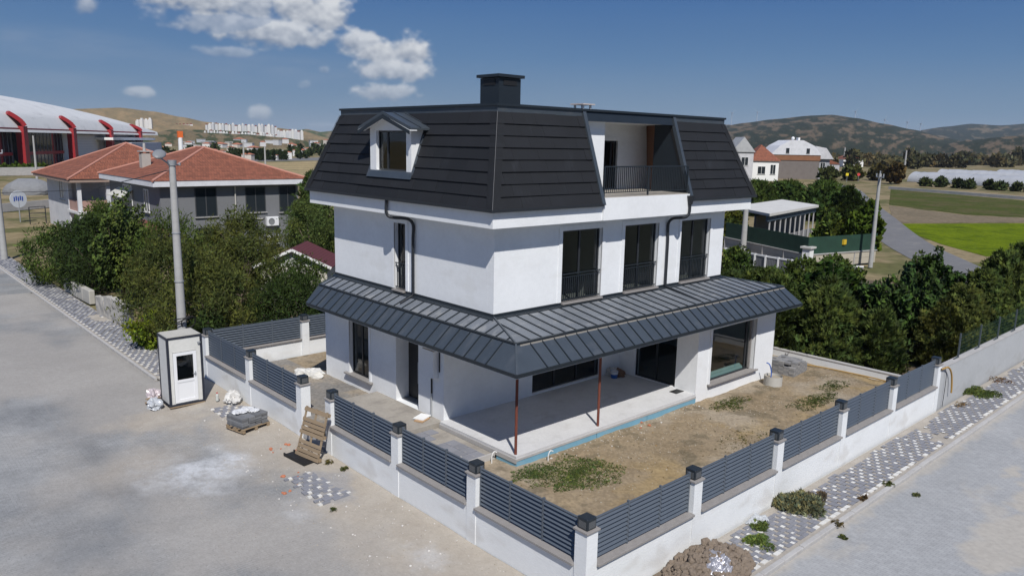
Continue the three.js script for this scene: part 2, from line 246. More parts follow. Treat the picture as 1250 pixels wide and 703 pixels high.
// --- pavements of grey and white blocks: big squares of two grey blocks, a white block between them
const paverMats = { grey: [0, 1, 2].map((i) => std({ map: mottle(tint([.205, .21, .236], .93 + .07 * i), .14, .6, { s: 40 + i, stain: [.33, .31, .29], k: .5 }), roughness: .92 })), white: [0, 1].map((i) => std({ map: mottle(tint([.62, .61, .58], .95 + .08 * i), .14, .6, { s: 44 + i, stain: [.42, .38, .32], k: .6 }), roughness: .9 })) };
const MIR = { v: 1 };
function pavement(name, x0, x1, z0, z1, keep, near, edge, bedMat, top = 0, drop = .022) {
  const bed = struct(name, sheet(x0, x1, z0, z1, Math.ceil((x1 - x0) * 2), Math.ceil((z1 - z0) * 2), (x, z) => top - drop, false), bedMat, true);
  const A = .25, B = .125, list = [];
  const N = Math.ceil(Math.max(x1 - x0, z1 - z0) / .25) + 4, cx = x0, cz = z0;
  for (let i = -N; i <= N * 1.4; i++) for (let j = -N; j <= N * 1.4; j++) {
    const s_ = MIR.v, x = s_ > 0 ? cx + i * A + j * B : x1 - (i * A + j * B), z = cz - i * B + j * A;
    if (x < x0 - .3 || x > x1 + .3 || z < z0 - .3 || z > z1 + .3) continue;
    const add = (px, pz, w, d, white) => { if (px - w / 2 < x0 || px + w / 2 > x1 || pz - d / 2 < z0 || pz + d / 2 > z1 || !keep(px, pz)) return; list.push([px, pz, w, d, white || edge(px, pz)]); };
    add(x + s_ * A / 2, z + A * .25, A, A / 2, false); add(x + s_ * A / 2, z + A * .75, A, A / 2, false); add(x + s_ * (A + B / 2), z + B / 2, B, B, true);
  }
  list.sort((a, b) => near(a[0], a[1]) - near(b[0], b[1]));
  const gBig = new THREE.BoxGeometry(A - .012, .05, A / 2 - .012), gSm = new THREE.BoxGeometry(B - .012, .05, B - .012); metreUV(gBig); metreUV(gSm);
  const rest = { grey: [], white: [] };
  list.forEach(([x, z, w, d, white], i) => {
    const h = hash(i, 1, 9), y = top - .025 + (h - .5) * .008;
    if (i < 300) { const m = new THREE.Mesh(w > .2 ? gBig : gSm, white ? paverMats.white[i % 2] : paverMats.grey[Math.floor(h * 3)]); m.name = 'paver'; m.position.set(x, y, z); m.rotation.set((hash(i, 2, 9) - .5) * .02, (hash(i, 3, 9) - .5) * .03, (hash(i, 4, 9) - .5) * .02); m.castShadow = m.receiveShadow = true; bed.add(m); }
    else { const g = (w > .2 ? gBig : gSm).clone().translate(x, y, z); rest[white ? 'white' : 'grey'].push(g); }
  });
  for (const k of ['grey', 'white']) if (rest[k].length) { const m = obj(k + '_pavers', mergeGeometries(rest[k]), paverMats[k][1], bed, true); m.userData.kind = 'stuff'; }
  return bed;
}
const sandMat = std({ map: mottle([.34, .31, .27], .3, 2, { s: 50, stain: [.42, .39, .35], k: .6 }), roughness: 1, bumpMap: grainBump, bumpScale: .006 });
const cd = (x, z) => Math.hypot(x - camPos.x, z - camPos.z);
pavement('pavement', -1.2, 48, 7.8, 9.41, (x, z) => z > 7.97 + (fbm(x * .8, z, 4, 61) - .35) * .42 && fbm(x * .7 + 3, z * .9, 4, 63) < .74, cd, (x, z) => z > 9.2 && hash(Math.round(x * 8), 2, 3) > .35, sandMat);
MIR.v = -1;
pavement('pavement', -5.48, -3.9, -75, -14.9, (x, z) => fbm(x * .7, z * .5, 4, 65) < .78, cd, (x, z) => x < -5.36 && Math.abs(((z / .36) % 1 + 1) % 1) < .5, sandMat, -.01);
// remnants of that paving showing through the sand on the left
pavement('pavement', -6.0, -4.15, -2.9, -.6, (x, z) => 1 - Math.hypot((x + 5.25) / 1.0, (z + 1.75) / 1.25) + (fbm(x * 1.6, z * 1.6, 4, 67) - .5) * 1.9 > .05, cd, () => false, sandMat, .004, .08);
pavement('pavement', -5.3, -4.0, -10.9, -8.2, (x, z) => 1 - Math.hypot((x + 4.7) / .7, (z + 9.6) / 1.1) + (fbm(x * 1.6, z * 1.6, 4, 69) - .5) * 1.6 > .05, cd, () => false, sandMat, .028, .08);
// --- the garden behind the wall
const gardenH = (x, z) => { let y = .60 + (fbm(x * .8, z * .8, 5, 401) - .5) * .15 + (fbm(x * 4, z * 4, 3, 403) - .5) * .05; y = lerp(y, .74, sstep(-1.0, -2.2, z) * sstep(0, -1.2, x)); y = lerp(y, .28, sstep(-9.6, -12.5, z)); return y; };
function soil(x, z) {
  const n = fbm(x * .7, z * .7, 6, 411), f = fbm(x * 14, z * 14, 3, 413), st = sstep(.46, .66, fbm(x * 1.1 + 9, z * 1.1, 6, 415));
  let c = mix3([.21, .16, .10], [.30, .24, .165], n); c = mix3(c, [.33, .235, .105], st * .5 * sstep(3.2, 6.5, z + (fbm(x * .4, z * .4, 3, 431) - .5) * 4));
  const pale = sstep(.5, .72, fbm(x * .5 + 4, z * .5, 5, 417)); c = mix3(c, [.34, .295, .235], pale * .6);
  const dark = sstep(.6, .75, fbm(x * 1.7, z * 1.7, 5, 419)); c = mix3(c, [.13, .11, .075], dark * .6);
  if (x < -.3 && z < 1) { const q = sstep(.3, .6, fbm(x * 1.3, z * 1.3, 5, 421)); c = mix3(c, mix3([.30, .265, .22], [.20, .20, .20], q), .75); }
  return tint(c, .7 + f * .6);
}
const GR = [-3.85, 17.45, -14.2, 7.72];
struct('garden_soil', sheet(...GR, 240, 240, gardenH), matte({ map: tex(1536, 1536, (u, v) => soil(lerp(GR[0], GR[1], u), lerp(GR[2], GR[3], v))), roughness: 1, bumpMap: grainBump, bumpScale: .012 }), true);

struct('neighbour_garden_soil', sheet(17.62, 47, -14, 7.44, 30, 30, (x, z) => -.06 + (fbm(x, z, 4, 451) - .5) * .1, false), std({ map: mottle([.105, .08, .052], .5, 4, { s: 57, stain: [.2, .16, .1], k: .5 }), roughness: 1, bumpMap: grainBump, bumpScale: .03 }), true);
struct('meadow', sheet(-60, 160, 21.2, 200, 8, 8, () => -.12, false), std({ map: mottle([.06, .062, .03], .5, 14, { s: 58, stain: [.1, .085, .05], k: .6 }), roughness: 1 }), true);
// fields, road and far sheets on the right, laid out on the flat plain
function patch(name, pts, y, mat) { const s = new THREE.Shape(pts.map(([a, b]) => { const p = G(a, b, y); return new THREE.Vector2(p.x, -p.z); })); const g = new THREE.ShapeGeometry(s, 4).rotateX(-Math.PI / 2).translate(0, y, 0); return struct(name, g, mat); }
const fieldTex = (a, b, c, size, rows, s) => matte({ map: tex(512, 512, (u, v) => { const n = fbm(u * 6, v * 6, 5, s, 6), f = fbm(u * 64, v * 64, 3, s + 3, 64), st = .5 + .5 * Math.sin(v * Math.PI * 2 * rows); return tint(mix3(mix3(a, b, n), c, sstep(.42, .68, .6 * fbm(u * 4, v * 4, 5, s + 5, 4) + .4 * fbm(u * 14, v * 14, 4, s + 9, 14)) * .85), .62 + f * .62 + st * .14); }, size), roughness: 1, bumpMap: grainBump, bumpScale: .05 });
patch('crop_field', [[1088, 231], [1250, 245], [1400, 258], [1400, 285], [1250, 265], [1180, 262], [1086, 250]], -.15, fieldTex([.055, .075, .016], [.085, .095, .028], [.11, .095, .045], 22, 24, 501));
patch('ploughed_field', [[1086, 251], [1180, 263], [1250, 266], [1400, 286], [1400, 300], [1250, 271.5], [1092, 272]], -.15, fieldTex([.19, .155, .105], [.23, .185, .13], [.16, .135, .095], 22, 24, 511));
patch('crop_field', [[1092, 273], [1250, 272.5], [1400, 301], [1400, 340], [1250, 309], [1205, 313], [1150, 298], [1118, 286]], -.15, fieldTex([.115, .165, .006], [.15, .20, .008], [.065, .10, .006], 14, 24, 521));
const asphalt = matte({ map: mottle([.165, .165, .17], .2, 8, { s: 53, stain: [.25, .24, .22], k: .6 }), roughness: .95 });
{ const line = [[1330, 430], [1230, 372], [1165, 327], [1108, 297], [1068, 262], [1048, 243], [1038, 232], [1026, 226]].map(([a, b]) => G(a, b, -.14)), crv = new THREE.CatmullRomCurve3(line), n = 60, pos = [], idx = []; for (let i = 0; i <= n; i++) { const p = crv.getPoint(i / n), t = crv.getTangent(i / n), s = new THREE.Vector3(-t.z, 0, t.x).normalize().multiplyScalar(2.6); pos.push(p.x - s.x, -.14, p.z - s.z, p.x + s.x, -.14, p.z + s.z); if (i < n) { const k = i * 2; idx.push(k, k + 2, k + 1, k + 1, k + 2, k + 3); } } const g = new THREE.BufferGeometry(); g.setAttribute('position', new THREE.Float32BufferAttribute(pos, 3)); g.setIndex(idx); g.computeVertexNormals(); struct('country_road', g, asphalt); }
// the dry field with a road behind it on the left
patch('dry_field', [[240, 201], [420, 196], [560, 206], [560, 228], [420, 222], [250, 222]], -.14, fieldTex([.30, .235, .125], [.36, .285, .165], [.24, .2, .11], 60, 3, 531));
patch('back_road', [[180, 196], [430, 191.5], [560, 196], [560, 199], [430, 195], [180, 199]], -.13, asphalt);
patch('dry_field', [[-60, 230], [52, 228], [52, 240], [-60, 244]], -.15, fieldTex([.27, .22, .13], [.33, .27, .17], [.17, .17, .08], 40, 3, 541));
// ================================================================ boundary walls, pillars and louvred fences
const PZ = 7.56, PX = -3.73;
const pillX = [PX, .31, 4.46, 8.6, 12.63, 16.95], pillZ = [PZ, 3.73, .21, -3.69, -5.74, -9.97, -14.4];
const meshMat = std({ map: tex(128, 128, (u, v) => { const d = Math.abs(((u * 8 + v * 8) % 1) - .5) + Math.abs((((u - v) * 8 + 16) % 1) - .5); return d > .62 ? [.03, .035, .042] : [.12, .125, .13]; }, .3), roughness: .5 });
function pillar(par, x, z, y0 = -.25, yt = 1.88) {
  const p = obj('pillar', bb(x - .18, x + .18, y0, yt, z - .18, z + .18), M.stuccoWall, par);
  obj('cap_plate', rb(.44, .05, .44, .008, x, yt + .025, z), M.granite, p);
  obj('lamp_housing', rb(.30, .27, .30, .02, x, yt + .186, z), M.metalDark, p);
  obj('lamp_grille', [bb(x - .11, x + .11, yt + .09, yt + .25, z + .151, z + .156), bb(x - .156, x - .151, yt + .09, yt + .25, z - .11, z + .11)], meshMat, p);
  return p;
}
function plinth(par, along, a0, a1, outer, y0, y1, sgn) {       // a low wall between two pillars, with coping slabs
  const t = .2, len = a1 - a0;
  const g = along === 'x' ? bb(a0, a1, y0, y1, outer - .02 - t, outer - .02) : bb(outer + .02, outer + .02 + t, y0, y1, a0, a1);
  obj('plinth', g, M.stuccoWall, par);
  const n = Math.max(1, Math.round(len / 1.05));
  for (let i = 0; i < n; i++) { const b0 = a0 + len * i / n + .002, b1 = a0 + len * (i + 1) / n - .002; obj('coping_slab', along === 'x' ? rb(b1 - b0, .06, .36, .006, (b0 + b1) / 2, y1 + .03, outer - .11) : rb(.36, .06, b1 - b0, .006, outer + .11, y1 + .03, (b0 + b1) / 2), M.granite, par); }
}
const slatGeo = {};
function louvre(along, a0, a1, c, y0, y1, label, group) {          // one bay of louvred fence between two pillars
  const t = along === 'x' ? thing('louvre_fence', label, 'fence', [(a0 + a1) / 2, y0, c], 0, group) : thing('louvre_fence', label, 'fence', [c, y0, (a0 + a1) / 2], -Math.PI / 2, group);
  const L = a1 - a0, n = 3, w = L / n, h = y1 - y0, ns = 9, pitch = (h - .05) / ns, key = w.toFixed(2);
  const sg = slatGeo[key] ??= metreUV(new THREE.BoxGeometry(w - .06, .112, .016).rotateX(-.8));
  for (let k = 0; k <= n; k++) obj('post', rb(.055, h + .09, .06, .006, -L / 2 + k * w * (1 - .001) + (k === 0 ? .03 : k === n ? -.03 : 0), h / 2, 0), M.slat, t);
  for (let k = 0; k < n; k++) {
    obj('top_rail', rb(w - .055, .03, .05, .006, -L / 2 + (k + .5) * w, h - .015, 0), M.slat, t);
    for (let i = 0; i < ns; i++) { const m = new THREE.Mesh(sg, M.slat); m.name = 'slat'; m.castShadow = m.receiveShadow = true; m.position.set(-L / 2 + (k + .5) * w, .045 + (i + .5) * pitch, 0); t.add(m); }
  }
  return t;
}
{
  const w = thing('garden_wall', 'long white rendered garden wall with lamp-topped pillars beside the patterned pavement', 'wall', [0, 0, 0]);
  for (const x of pillX) pillar(w, x, PZ);
  for (let i = 0; i < 5; i++) { plinth(w, 'x', pillX[i] + .18, pillX[i + 1] - .18, PZ + .18, -.25, 1.0); louvre('x', pillX[i] + .185, pillX[i + 1] - .185, PZ + .02, 1.062, 2.1, 'anthracite louvred fence bay on the wall beside the patterned pavement', 'louvred fence bays along the pavement wall'); }
}
{
  const w = thing('garden_wall', 'white rendered garden wall with gate gap, facing the dusty paved road', 'wall', [0, 0, 0]);
  for (const z of pillZ.slice(1)) pillar(w, PX, z);
  for (let i = 0; i < 6; i++) { if (i === 3) continue; plinth(w, 'z', pillZ[i + 1] + .18, pillZ[i] - .18, PX - .18, -.25, 1.0); louvre('z', pillZ[i + 1] + .185, pillZ[i] - .185, PX - .02, 1.062, 2.1, 'anthracite louvred fence bay on the wall facing the dusty road', 'louvred fence bays along the dusty road'); }
  obj('gate_step', bb(PX - .14, PX + .16, -.1, .34, pillZ[4] + .181, pillZ[3] - .181), M.concrete, w);
}
{
  const w = thing('garden_wall', 'white rear garden wall with fence, in front of the dense trees', 'wall', [0, 0, 0]);
  const xs = [PX, .75, 5.2, 9.6, 14]; for (let i = 1; i < 5; i++) pillar(w, xs[i], -14.4);
  for (let i = 0; i < 4; i++) { const g = bb(xs[i] + .18, xs[i + 1] - .18, -.25, 1.02, -14.5, -14.3); obj('plinth', g, M.stuccoWall, w); for (let k = 0; k < 4; k++) { const L = (xs[i + 1] - xs[i] - .36) / 4; obj('coping_slab', rb(L - .004, .06, .36, .006, xs[i] + .18 + L * (k + .5), 1.05, -14.4), M.granite, w); } louvre('x', xs[i] + .185, xs[i + 1] - .185, -14.4, 1.082, 2.1, 'anthracite louvred fence bay on the rear wall before the trees', 'louvred fence bays on the rear wall'); }
}
{ // boundary to the neighbour on the right: a low white wall, and the neighbour's grey wall with its mesh fence
  const w = thing('low_wall', 'low plain white wall between the bare garden and the conifers', 'wall', [17.5, 0, 0]);
  obj('plinth', bb(-.1, .1, -.2, .92, -14, 7.36), M.stuccoWall, w); obj('capping', bb(-.12, .12, .922, .96, -14, 7.36), M.concrete, w);
  const n = thing('neighbour_wall', 'long grey rendered wall carrying a wire mesh fence along the pavement', 'wall', [17.16, 0, 7.6]);
  obj('wall', bb(0, 44, -.2, 1.68, -.14, .12), M.greyRender, n); obj('capping', bb(0, 44, 1.682, 1.72, -.16, .14), M.concrete, n);
  const f = thing('mesh_fence', 'green wire mesh fence on bent steel posts above the grey wall', 'fence', [19.55, 1.72, 7.55]);
  const pm = flat(.06, .075, .085, .5); const wires = [];
  for (let k = 0; k < 12; k++) { const x = k * 2.6; obj('post', [bb(x - .03, x + .03, -.02, 1.05, -.03, .03), bb(x - .5, x + .03, -.02, .03, -.03, .03), bb(x - .03, x + .03, -.42, -.1, .09, .13)], pm, f); }
  for (let y = .12; y < 1.02; y += .15) wires.push(bx(28.6, .006, .006, 14.3, y, 0)); for (let x = .1; x < 28.6; x += .1) wires.push(bx(.005, .9, .005, x, .55, 0)); wires.push(bx(28.6, .012, .012, 14.3, -.12, .12));
  obj('wire_mesh', wires, flat(.02, .06, .035, .5), f);
  tag(obj('yellow_pipe', tube([[17.0, 1.72, 7.78], [17.5, 1.73, 7.86], [18.0, 1.35, 7.86], [18.2, .7, 7.87], [18.22, .52, 7.87]], .035), flat(.38, .22, .05, .6)), 'yellow corrugated pipe hanging down the grey wall', 'pipe');
  tag(obj('cable', tube([[17.45, 1.75, 7.76], [17.6, 1.4, 7.79], [17.62, .5, 7.79], [17.58, .03, 7.79]], .012), M.black), 'thin dark cable hanging down the grey wall', 'cable');
  tag(obj('yellow_hose', tube([[16.5, .68, 1.6], [17.0, .66, 2.6], [17.2, .66, 4.0], [17.25, .66, 5.4], [17.1, .66, 6.3]], .028), flat(.36, .22, .06, .7)), 'yellow corrugated hose lying along the low white wall', 'hose');
}
// ================================================================ the house
const house = thing('house', 'white three-storey house with dark mansard roof and grey metal canopy roof', 'house', [0, 0, 0]);
const xg = -.574, zl = -9.87, zg = -1.83, xb = 8.6, zb = 1.983, Lg = 14.26, PY = .946, zr = -13;
const mesh = (n, g, m, p = house) => obj(n, g, m, p);
// a window: frame with sashes, panes, optional railing, raised surround
function window_(f, at, a0, a1, y0, y1, o = {}) {
  const dpt = o.depth ?? .14, fr = o.fr ?? .06, bars = [], mul = o.mullions ?? [.5], bz = -dpt;
  const bar2 = (p0, p1, q0, q1, d = .06, z = bz) => bars.push(bb(p0, p1, q0, q1, z - d, z));
  bar2(a0, a0 + fr, y0, y1); bar2(a1 - fr, a1, y0, y1); bar2(a0 + fr, a1 - fr, y0, y0 + fr); bar2(a0 + fr, a1 - fr, y1 - fr, y1);
  const cuts = [a0 + fr, ...mul.map((k) => lerp(a0, a1, k)), a1 - fr], panes = [];
  for (let i = 1; i < cuts.length - 1; i++) bar2(cuts[i] - fr * .7, cuts[i] + fr * .7, y0 + fr, y1 - fr);
  for (const t of o.transoms ?? []) for (let i = 0; i < cuts.length - 1; i++) bar2(cuts[i] + .045, cuts[i + 1] - .045, lerp(y0, y1, t) - .03, lerp(y0, y1, t) + .03);
  const w = mesh(o.name ?? 'window', onFace(merged(bars), f, at), o.mat ?? M.frame);
  for (let i = 0; i < cuts.length - 1; i++) { const g = new THREE.PlaneGeometry(cuts[i + 1] - cuts[i] - .02, y1 - y0 - fr * 1.6).translate((cuts[i] + cuts[i + 1]) / 2, (y0 + y1) / 2, bz - .03); mesh('pane', onFace(g, f, at), M.glass, w); }
  if (o.surround) { const s = o.surround, q = []; q.push(bb(a0 - s, a0, y0 - .001, y1 + s, -.02, .03), bb(a1, a1 + s, y0 - .001, y1 + s, -.02, .03), bb(a0, a1, y1, y1 + s, -.02, .03)); mesh('surround', onFace(merged(q), f, at), M.stucco, w); }
  if (o.sill) mesh('sill', onFace(rb(a1 - a0 + (o.sillW ?? .1), .06, .46, .006, (a0 + a1) / 2, y0 - .028, -.08), f, at), M.granite, w);
  if (o.rail) {
    const q = [], r0_ = y0 + .06, r1_ = y0 + .98, n = Math.round((a1 - a0) / .105);
    q.push(bb(a0, a1, r1_ - .03, r1_, -.07, -.03), bb(a0, a1, r1_ - .13, r1_ - .105, -.06, -.04), bb(a0, a1, r0_, r0_ + .03, -.065, -.035));
    for (let i = 1; i < n; i++) { const x = lerp(a0, a1, i / n); q.push(bb(x - .012, x + .012, r0_ + .03, r1_ - .13, -.06, -.04)); }
    mesh('railing', onFace(merged(q), f, at), M.metalDark, w);
  }
  return w;
}
// --- walls of the upper floor
const winR = [[3.05, 5.1], [6.34, 8.38], [9.84, 11.88]], wy0 = 4.88, wy1 = 7.36;
mesh('wall', wallGeo(FZ, 0, 0, 12.9, 4.3, 7.72, winR.map(([a, b]) => [a, b, wy0, wy1]), .3), M.stucco);
mesh('wall', wallGeo(FX, 0, -9.97, -.302, 4.3, 7.72, [[-5.6, -4.86, wy0, 7.33]], .3), M.stucco);
mesh('wall', [bb(12.6, 12.9, 4.3, 7.72, -9.97, -.302), bb(.302, 12.598, 4.3, 7.72, -9.97, -9.67)], M.stucco);
for (const [a, b] of winR) window_(FZ, 0, a, b, wy0, wy1, { mullions: [.5], surround: .16, rail: true, sill: true, sillW: .0 });
window_(FX, 0, -5.6, -4.86, wy0, 7.33, { mullions: [], surround: .16, rail: true, sill: true, sillW: .0, depth: .16 });
// rooms behind the upper windows
mesh('floor_slab', bb(.31, 12.59, 4.45, 4.7, -9.66, -.31), M.interiorFloor); mesh('ceiling', bb(.31, 12.59, 7.5, 7.7, -9.66, -.31), M.interior);
mesh('partition', [bb(.31, 12.59, 4.702, 7.498, -4.3, -4.2), bb(5.7, 5.8, 4.702, 7.498, -4.19, -.31), bb(9.1, 9.2, 4.702, 7.498, -4.19, -.31), bb(2.4, 2.5, 4.702, 7.498, -9.6, -4.31)], M.interior);
// --- ground floor walls
mesh('wall', wallGeo(FX, -xg, zl, zg - .302, .35, 4.3, [[-7.96, -6.52, 1.17, 3.3], [-4.7, -3.3, .9, 3.32]], .3), M.stucco);
mesh('wall', wallGeo(FZ, zg, xg, xb + .3, .35, 4.3, [[3.58, 7.4, 1.02, 1.95]], .3), M.stucco);
mesh('wall', wallGeo(FX, -xb, zg + .002, zb - .302, .35, 4.3, [[-1.02, 1.02, .97, 3.2]], .3), M.stucco);
mesh('wall', wallGeo(FZ, zb, xb, Lg, .35, 4.3, [[9.5, 12.74, 1.18, 3.35]], .3), M.stucco);
mesh('wall', [bb(Lg - .3, Lg, .35, 4.3, zl, zb - .302), bb(xg + .302, Lg - .302, .35, 4.3, zl, zl + .3)], M.stucco);
window_(FX, -xg, -7.96, -6.52, 1.17, 3.3, { mullions: [.5], surround: .13, sill: true, sillW: .5 });
window_(FZ, zg, 3.58, 7.4, 1.02, 1.95, { mullions: [.33, .66], depth: .1 });
window_(FX, -xb, -1.02, 1.02, .97, 3.2, { name: 'sliding_door', mullions: [.5], depth: .1 });
window_(FZ, zb, 9.5, 12.74, 1.18, 3.35, { mullions: [.88], depth: .2, surround: .14, sill: true, sillW: .3 });
mesh('pilaster', [bb(12.55, 12.62, 1.24, 3.3, zb - .19, zb - .1)], M.granite);
// entrance recess with a dark door
mesh('entrance_recess', [bb(xg + .302, .06, .6, 3.45, -4.85, -4.702), bb(xg + .302, .06, .6, 3.45, -3.298, -3.15), bb(xg + .302, .06, 3.322, 3.45, -4.7, -3.3)], M.stucco);
{ const d = mesh('front_door', bb(-.02, .06, .96, 3.3, -4.695, -3.305), M.black); mesh('door_panel', [bb(-.035, -.021, 1.05, 3.2, -4.6, -4.05), bb(-.035, -.021, 1.05, 3.2, -3.95, -3.4)], M.black, d); mesh('handle', bb(-.09, -.06, 1.6, 2.4, -4.02, -3.98), M.galv, d); }
mesh('floor_slab', [bb(xg + .302, Lg - .302, .7, .935, zl + .302, zg - .302), bb(xb + .302, Lg - .302, .7, .935, zg - .3, zb - .302)], M.interiorFloor);
mesh('ceiling', [bb(xg + .302, Lg - .302, 3.6, 3.7, zl + .302, zg - .302), bb(xb + .302, Lg - .302, 3.6, 3.7, zg - .3, zb - .302)], M.interior);
mesh('partition', [bb(xg + .302, Lg - .302, .936, 3.598, -6.2, -6.1), bb(1.3, 1.4, .936, 3.598, zl + .302, -6.21), bb(2.6, 2.7, .936, 3.598, -6.09, zg - .302)], M.interior);
// --- patio slab with blue insulation along its foot, rusty props
{ const p = mesh('patio', bb(-.74, xb - .002, .82, PY, zg + .002, zb + .02), M.patio); mesh('edge_trim', [bb(-.745, xb - .002, .79, .86, zb + .021, zb + .045), bb(-.765, -.741, .72, .86, zg, zb + .045)], M.concrete, p); mesh('insulation_board', [bb(-.72, 2.9, .42, .788, zb + .0, zb + .03), bb(2.93, 5.6, .42, .788, zb + .0, zb + .034), bb(5.63, xb - .002, .42, .788, zb, zb + .03), bb(-.74, -.70, .42, .718, 1.1, zb - .001)], M.insul, p); }
for (const x of [-.63, 3.13]) { mesh('post', cyl(.045, .045, 2.95, 12, x, PY + 1.475, 1.86), M.rust); }
mesh('entrance_slab', bb(-2.15, xg - .002, .55, .90, -6.0, -1.86), M.slabTan);
// --- fascia and soffit under the mansard
mesh('fascia', [bb(-.603, 13.9, 7.7, 8.27, .35, .603), bb(-.603, -.35, 7.7, 8.27, -10.84, .349), bb(13.65, 13.9, 7.7, 8.27, -10.84, .349), bb(-.349, 13.649, 7.7, 8.27, -10.84, -10.59)], M.stucco);
mesh('soffit', [bb(-.349, 13.649, 7.721, 7.80, -10.589, .349)], M.stucco);
mesh('balcony_parapet', bb(4.36, 9.34, 7.702, 8.47, .604, .66), M.stucco);
// --- mansard roof: lapped courses on four slopes
const E0 = { x0: -.667, x1: 13.97, z0: -10.9, z1: .667, y: 8.265 }, T0 = { x0: .43, x1: 12.87, z0: -9.81, z1: -.43, y: 11.367 };
const opening = [4.36, 9.34];
const roof = mesh('mansard_roof', [bb(T0.x0 - .03, T0.x1 + .03, 11.30, 11.36, T0.z0 - .03, T0.z1 + .03)], M.metalDark);
{ // backing boards under the courses (open at the balcony)
  const in_ = .06, q = [];
  const A = (x, y, z) => new THREE.Vector3(x, y, z);
  const dx = (y) => lerp(E0.x0 + in_, T0.x0 + in_, (y - 8.27) / 3.03), dz = (y, s) => s < 0 ? lerp(E0.z0 + in_, T0.z0 + in_, (y - 8.27) / 3.03) : lerp(E0.z1 - in_, T0.z1 - in_, (y - 8.27) / 3.03);
  const deck = (y0, y1, a, b) => q.push(prism([A(dx(y0), y0, a ?? dz(y0, -1)), A(dx(y0), y0, b ?? dz(y0, 1)), A(dx(y1), y1, b ?? dz(y1, 1)), A(dx(y1), y1, a ?? dz(y1, -1))], [.1, 0, 0]));
  deck(8.27, 9.08); deck(9.08, 10.72, undefined, -6.56); deck(9.08, 10.72, -3.94); deck(10.72, 11.3);
  q.push(prism([A(E0.x1 - in_, 8.27, E0.z0 + in_), A(E0.x1 - in_, 8.27, E0.z1 - in_), A(T0.x1 - in_, 11.3, T0.z1 - in_), A(T0.x1 - in_, 11.3, T0.z0 + in_)], [-.1, 0, 0]));
  q.push(prism([A(E0.x0 + in_, 8.27, E0.z0 + in_), A(E0.x1 - in_, 8.27, E0.z0 + in_), A(T0.x1 - in_, 11.3, T0.z0 + in_), A(T0.x0 + in_, 11.3, T0.z0 + in_)], [0, 0, .1]));
  for (const [a, b, c, d] of [[E0.x0 + in_, opening[0], opening[0], T0.x0 + in_], [opening[1], E0.x1 - in_, T0.x1 - in_, opening[1]]]) q.push(prism([A(a, 8.27, E0.z1 - in_), A(b, 8.27, E0.z1 - in_), A(c, 11.3, T0.z1 - in_), A(d, 11.3, T0.z1 - in_)], [0, 0, -.1]));
  mesh('roof_deck', q, M.black, roof);
}
const NC = 8, tTop = .945;
function course(side, i, lo, hi, e0 = 0, e1 = 1, dk = 0) {                                 // one lapped course; lo/hi clip it along the eave
  const t0 = i / NC * tTop, t1 = (i + 1) / NC * tTop + .012, lift0 = .055 + dk, lift1 = .012 + dk * .5;
  const at = (t, k) => { const x0 = lerp(E0.x0, T0.x0, t), x1 = lerp(E0.x1, T0.x1, t), z0 = lerp(E0.z0, T0.z0, t), z1 = lerp(E0.z1, T0.z1, t), y = lerp(E0.y, T0.y, t); return { x0: x0 - k, x1: x1 + k, z0: z0 - k, z1: z1 + k, y: y + k * .35 }; };
  const a = at(t0, lift0), b = at(t1, lift1), c = at(t0, -.03), d = at(t1, -.03);
  const V = (o, e) => { if (side === 'z+') return new THREE.Vector3(e ? Math.min(hi, o.x1 - .02) : Math.max(lo, o.x0 + .02), o.y, o.z1); if (side === 'x-') return new THREE.Vector3(o.x0, o.y, e ? Math.min(hi, o.z1 - .02) : Math.max(lo, o.z0 + .02)); if (side === 'x+') return new THREE.Vector3(o.x1, o.y, e ? o.z1 - .02 : o.z0 + .02); return new THREE.Vector3(e ? o.x1 - .02 : o.x0 + .02, o.y, o.z0); };
  const L0 = V(a, 0), L1 = V(a, 1), key = side[0] === 'x' ? 'z' : 'x', u0 = lerp(L0[key], L1[key], e0), u1 = lerp(L0[key], L1[key], e1);
  const W = (o, e) => { const q = V(o, e), lo_ = V(o, 0)[key], hi_ = V(o, 1)[key]; q[key] = Math.min(hi_, Math.max(lo_, e ? u1 : u0)); return q; };
  const p = [W(a, 0), W(a, 1), W(b, 1), W(b, 0), W(c, 0), W(c, 1), W(d, 1), W(d, 0)];
  const quads = [[0, 1, 2, 3], [5, 4, 7, 6], [4, 5, 1, 0], [3, 2, 6, 7], [4, 0, 3, 7], [1, 5, 6, 2]], tri = [];
  const flip = side === 'x+' || side === 'z-';
  for (const [s, u, v, w] of quads) { if (flip) tri.push(p[s], p[v], p[u], p[s], p[w], p[v]); else tri.push(p[s], p[u], p[v], p[s], p[v], p[w]); }
  const g = new THREE.BufferGeometry().setFromPoints(tri); g.computeVertexNormals(); return g;
}
M.tiles = [.9, 1, 1.13].map((k, i) => { const m = M.tile.clone(); m.color = col(k, k, k * (1 + .02 * i)); m.roughness = .76 + .04 * i; return m; });
const runs = [['z+', -9, opening[0] - .12, 5.0], ['z+', opening[1] + .12, 99, 4.6], ['x-', -99, 99, 11.5, [0, 1, 7]], ['x-', -99, -6.62, 4.2, [2, 3, 4, 5, 6]], ['x-', -3.88, 99, 4.2, [2, 3, 4, 5, 6]], ['x+', 0, 0, 11.5], ['z-', 0, 0, 14.6]];
runs.forEach(([side, lo, hi, len, rows], ri) => { for (let i = 0; i < NC; i++) { if (rows && !rows.includes(i)) continue; const n = Math.round(len / 1.33), off = (i % 3) * .31; let e = 0; for (let k = 0; k <= n; k++) { const e1 = k === n ? 1 : Math.min(1, (k + 1 - off) / n); if (e1 - e < .01) continue; const h = hash(i * 31 + k, ri, 12); obj('roof_tile', course(side, i, lo, hi, e + .0006, e1 - .0006, (h - .5) * .014), M.tiles[Math.floor(h * 2.99)], roof); e = e1; } } });
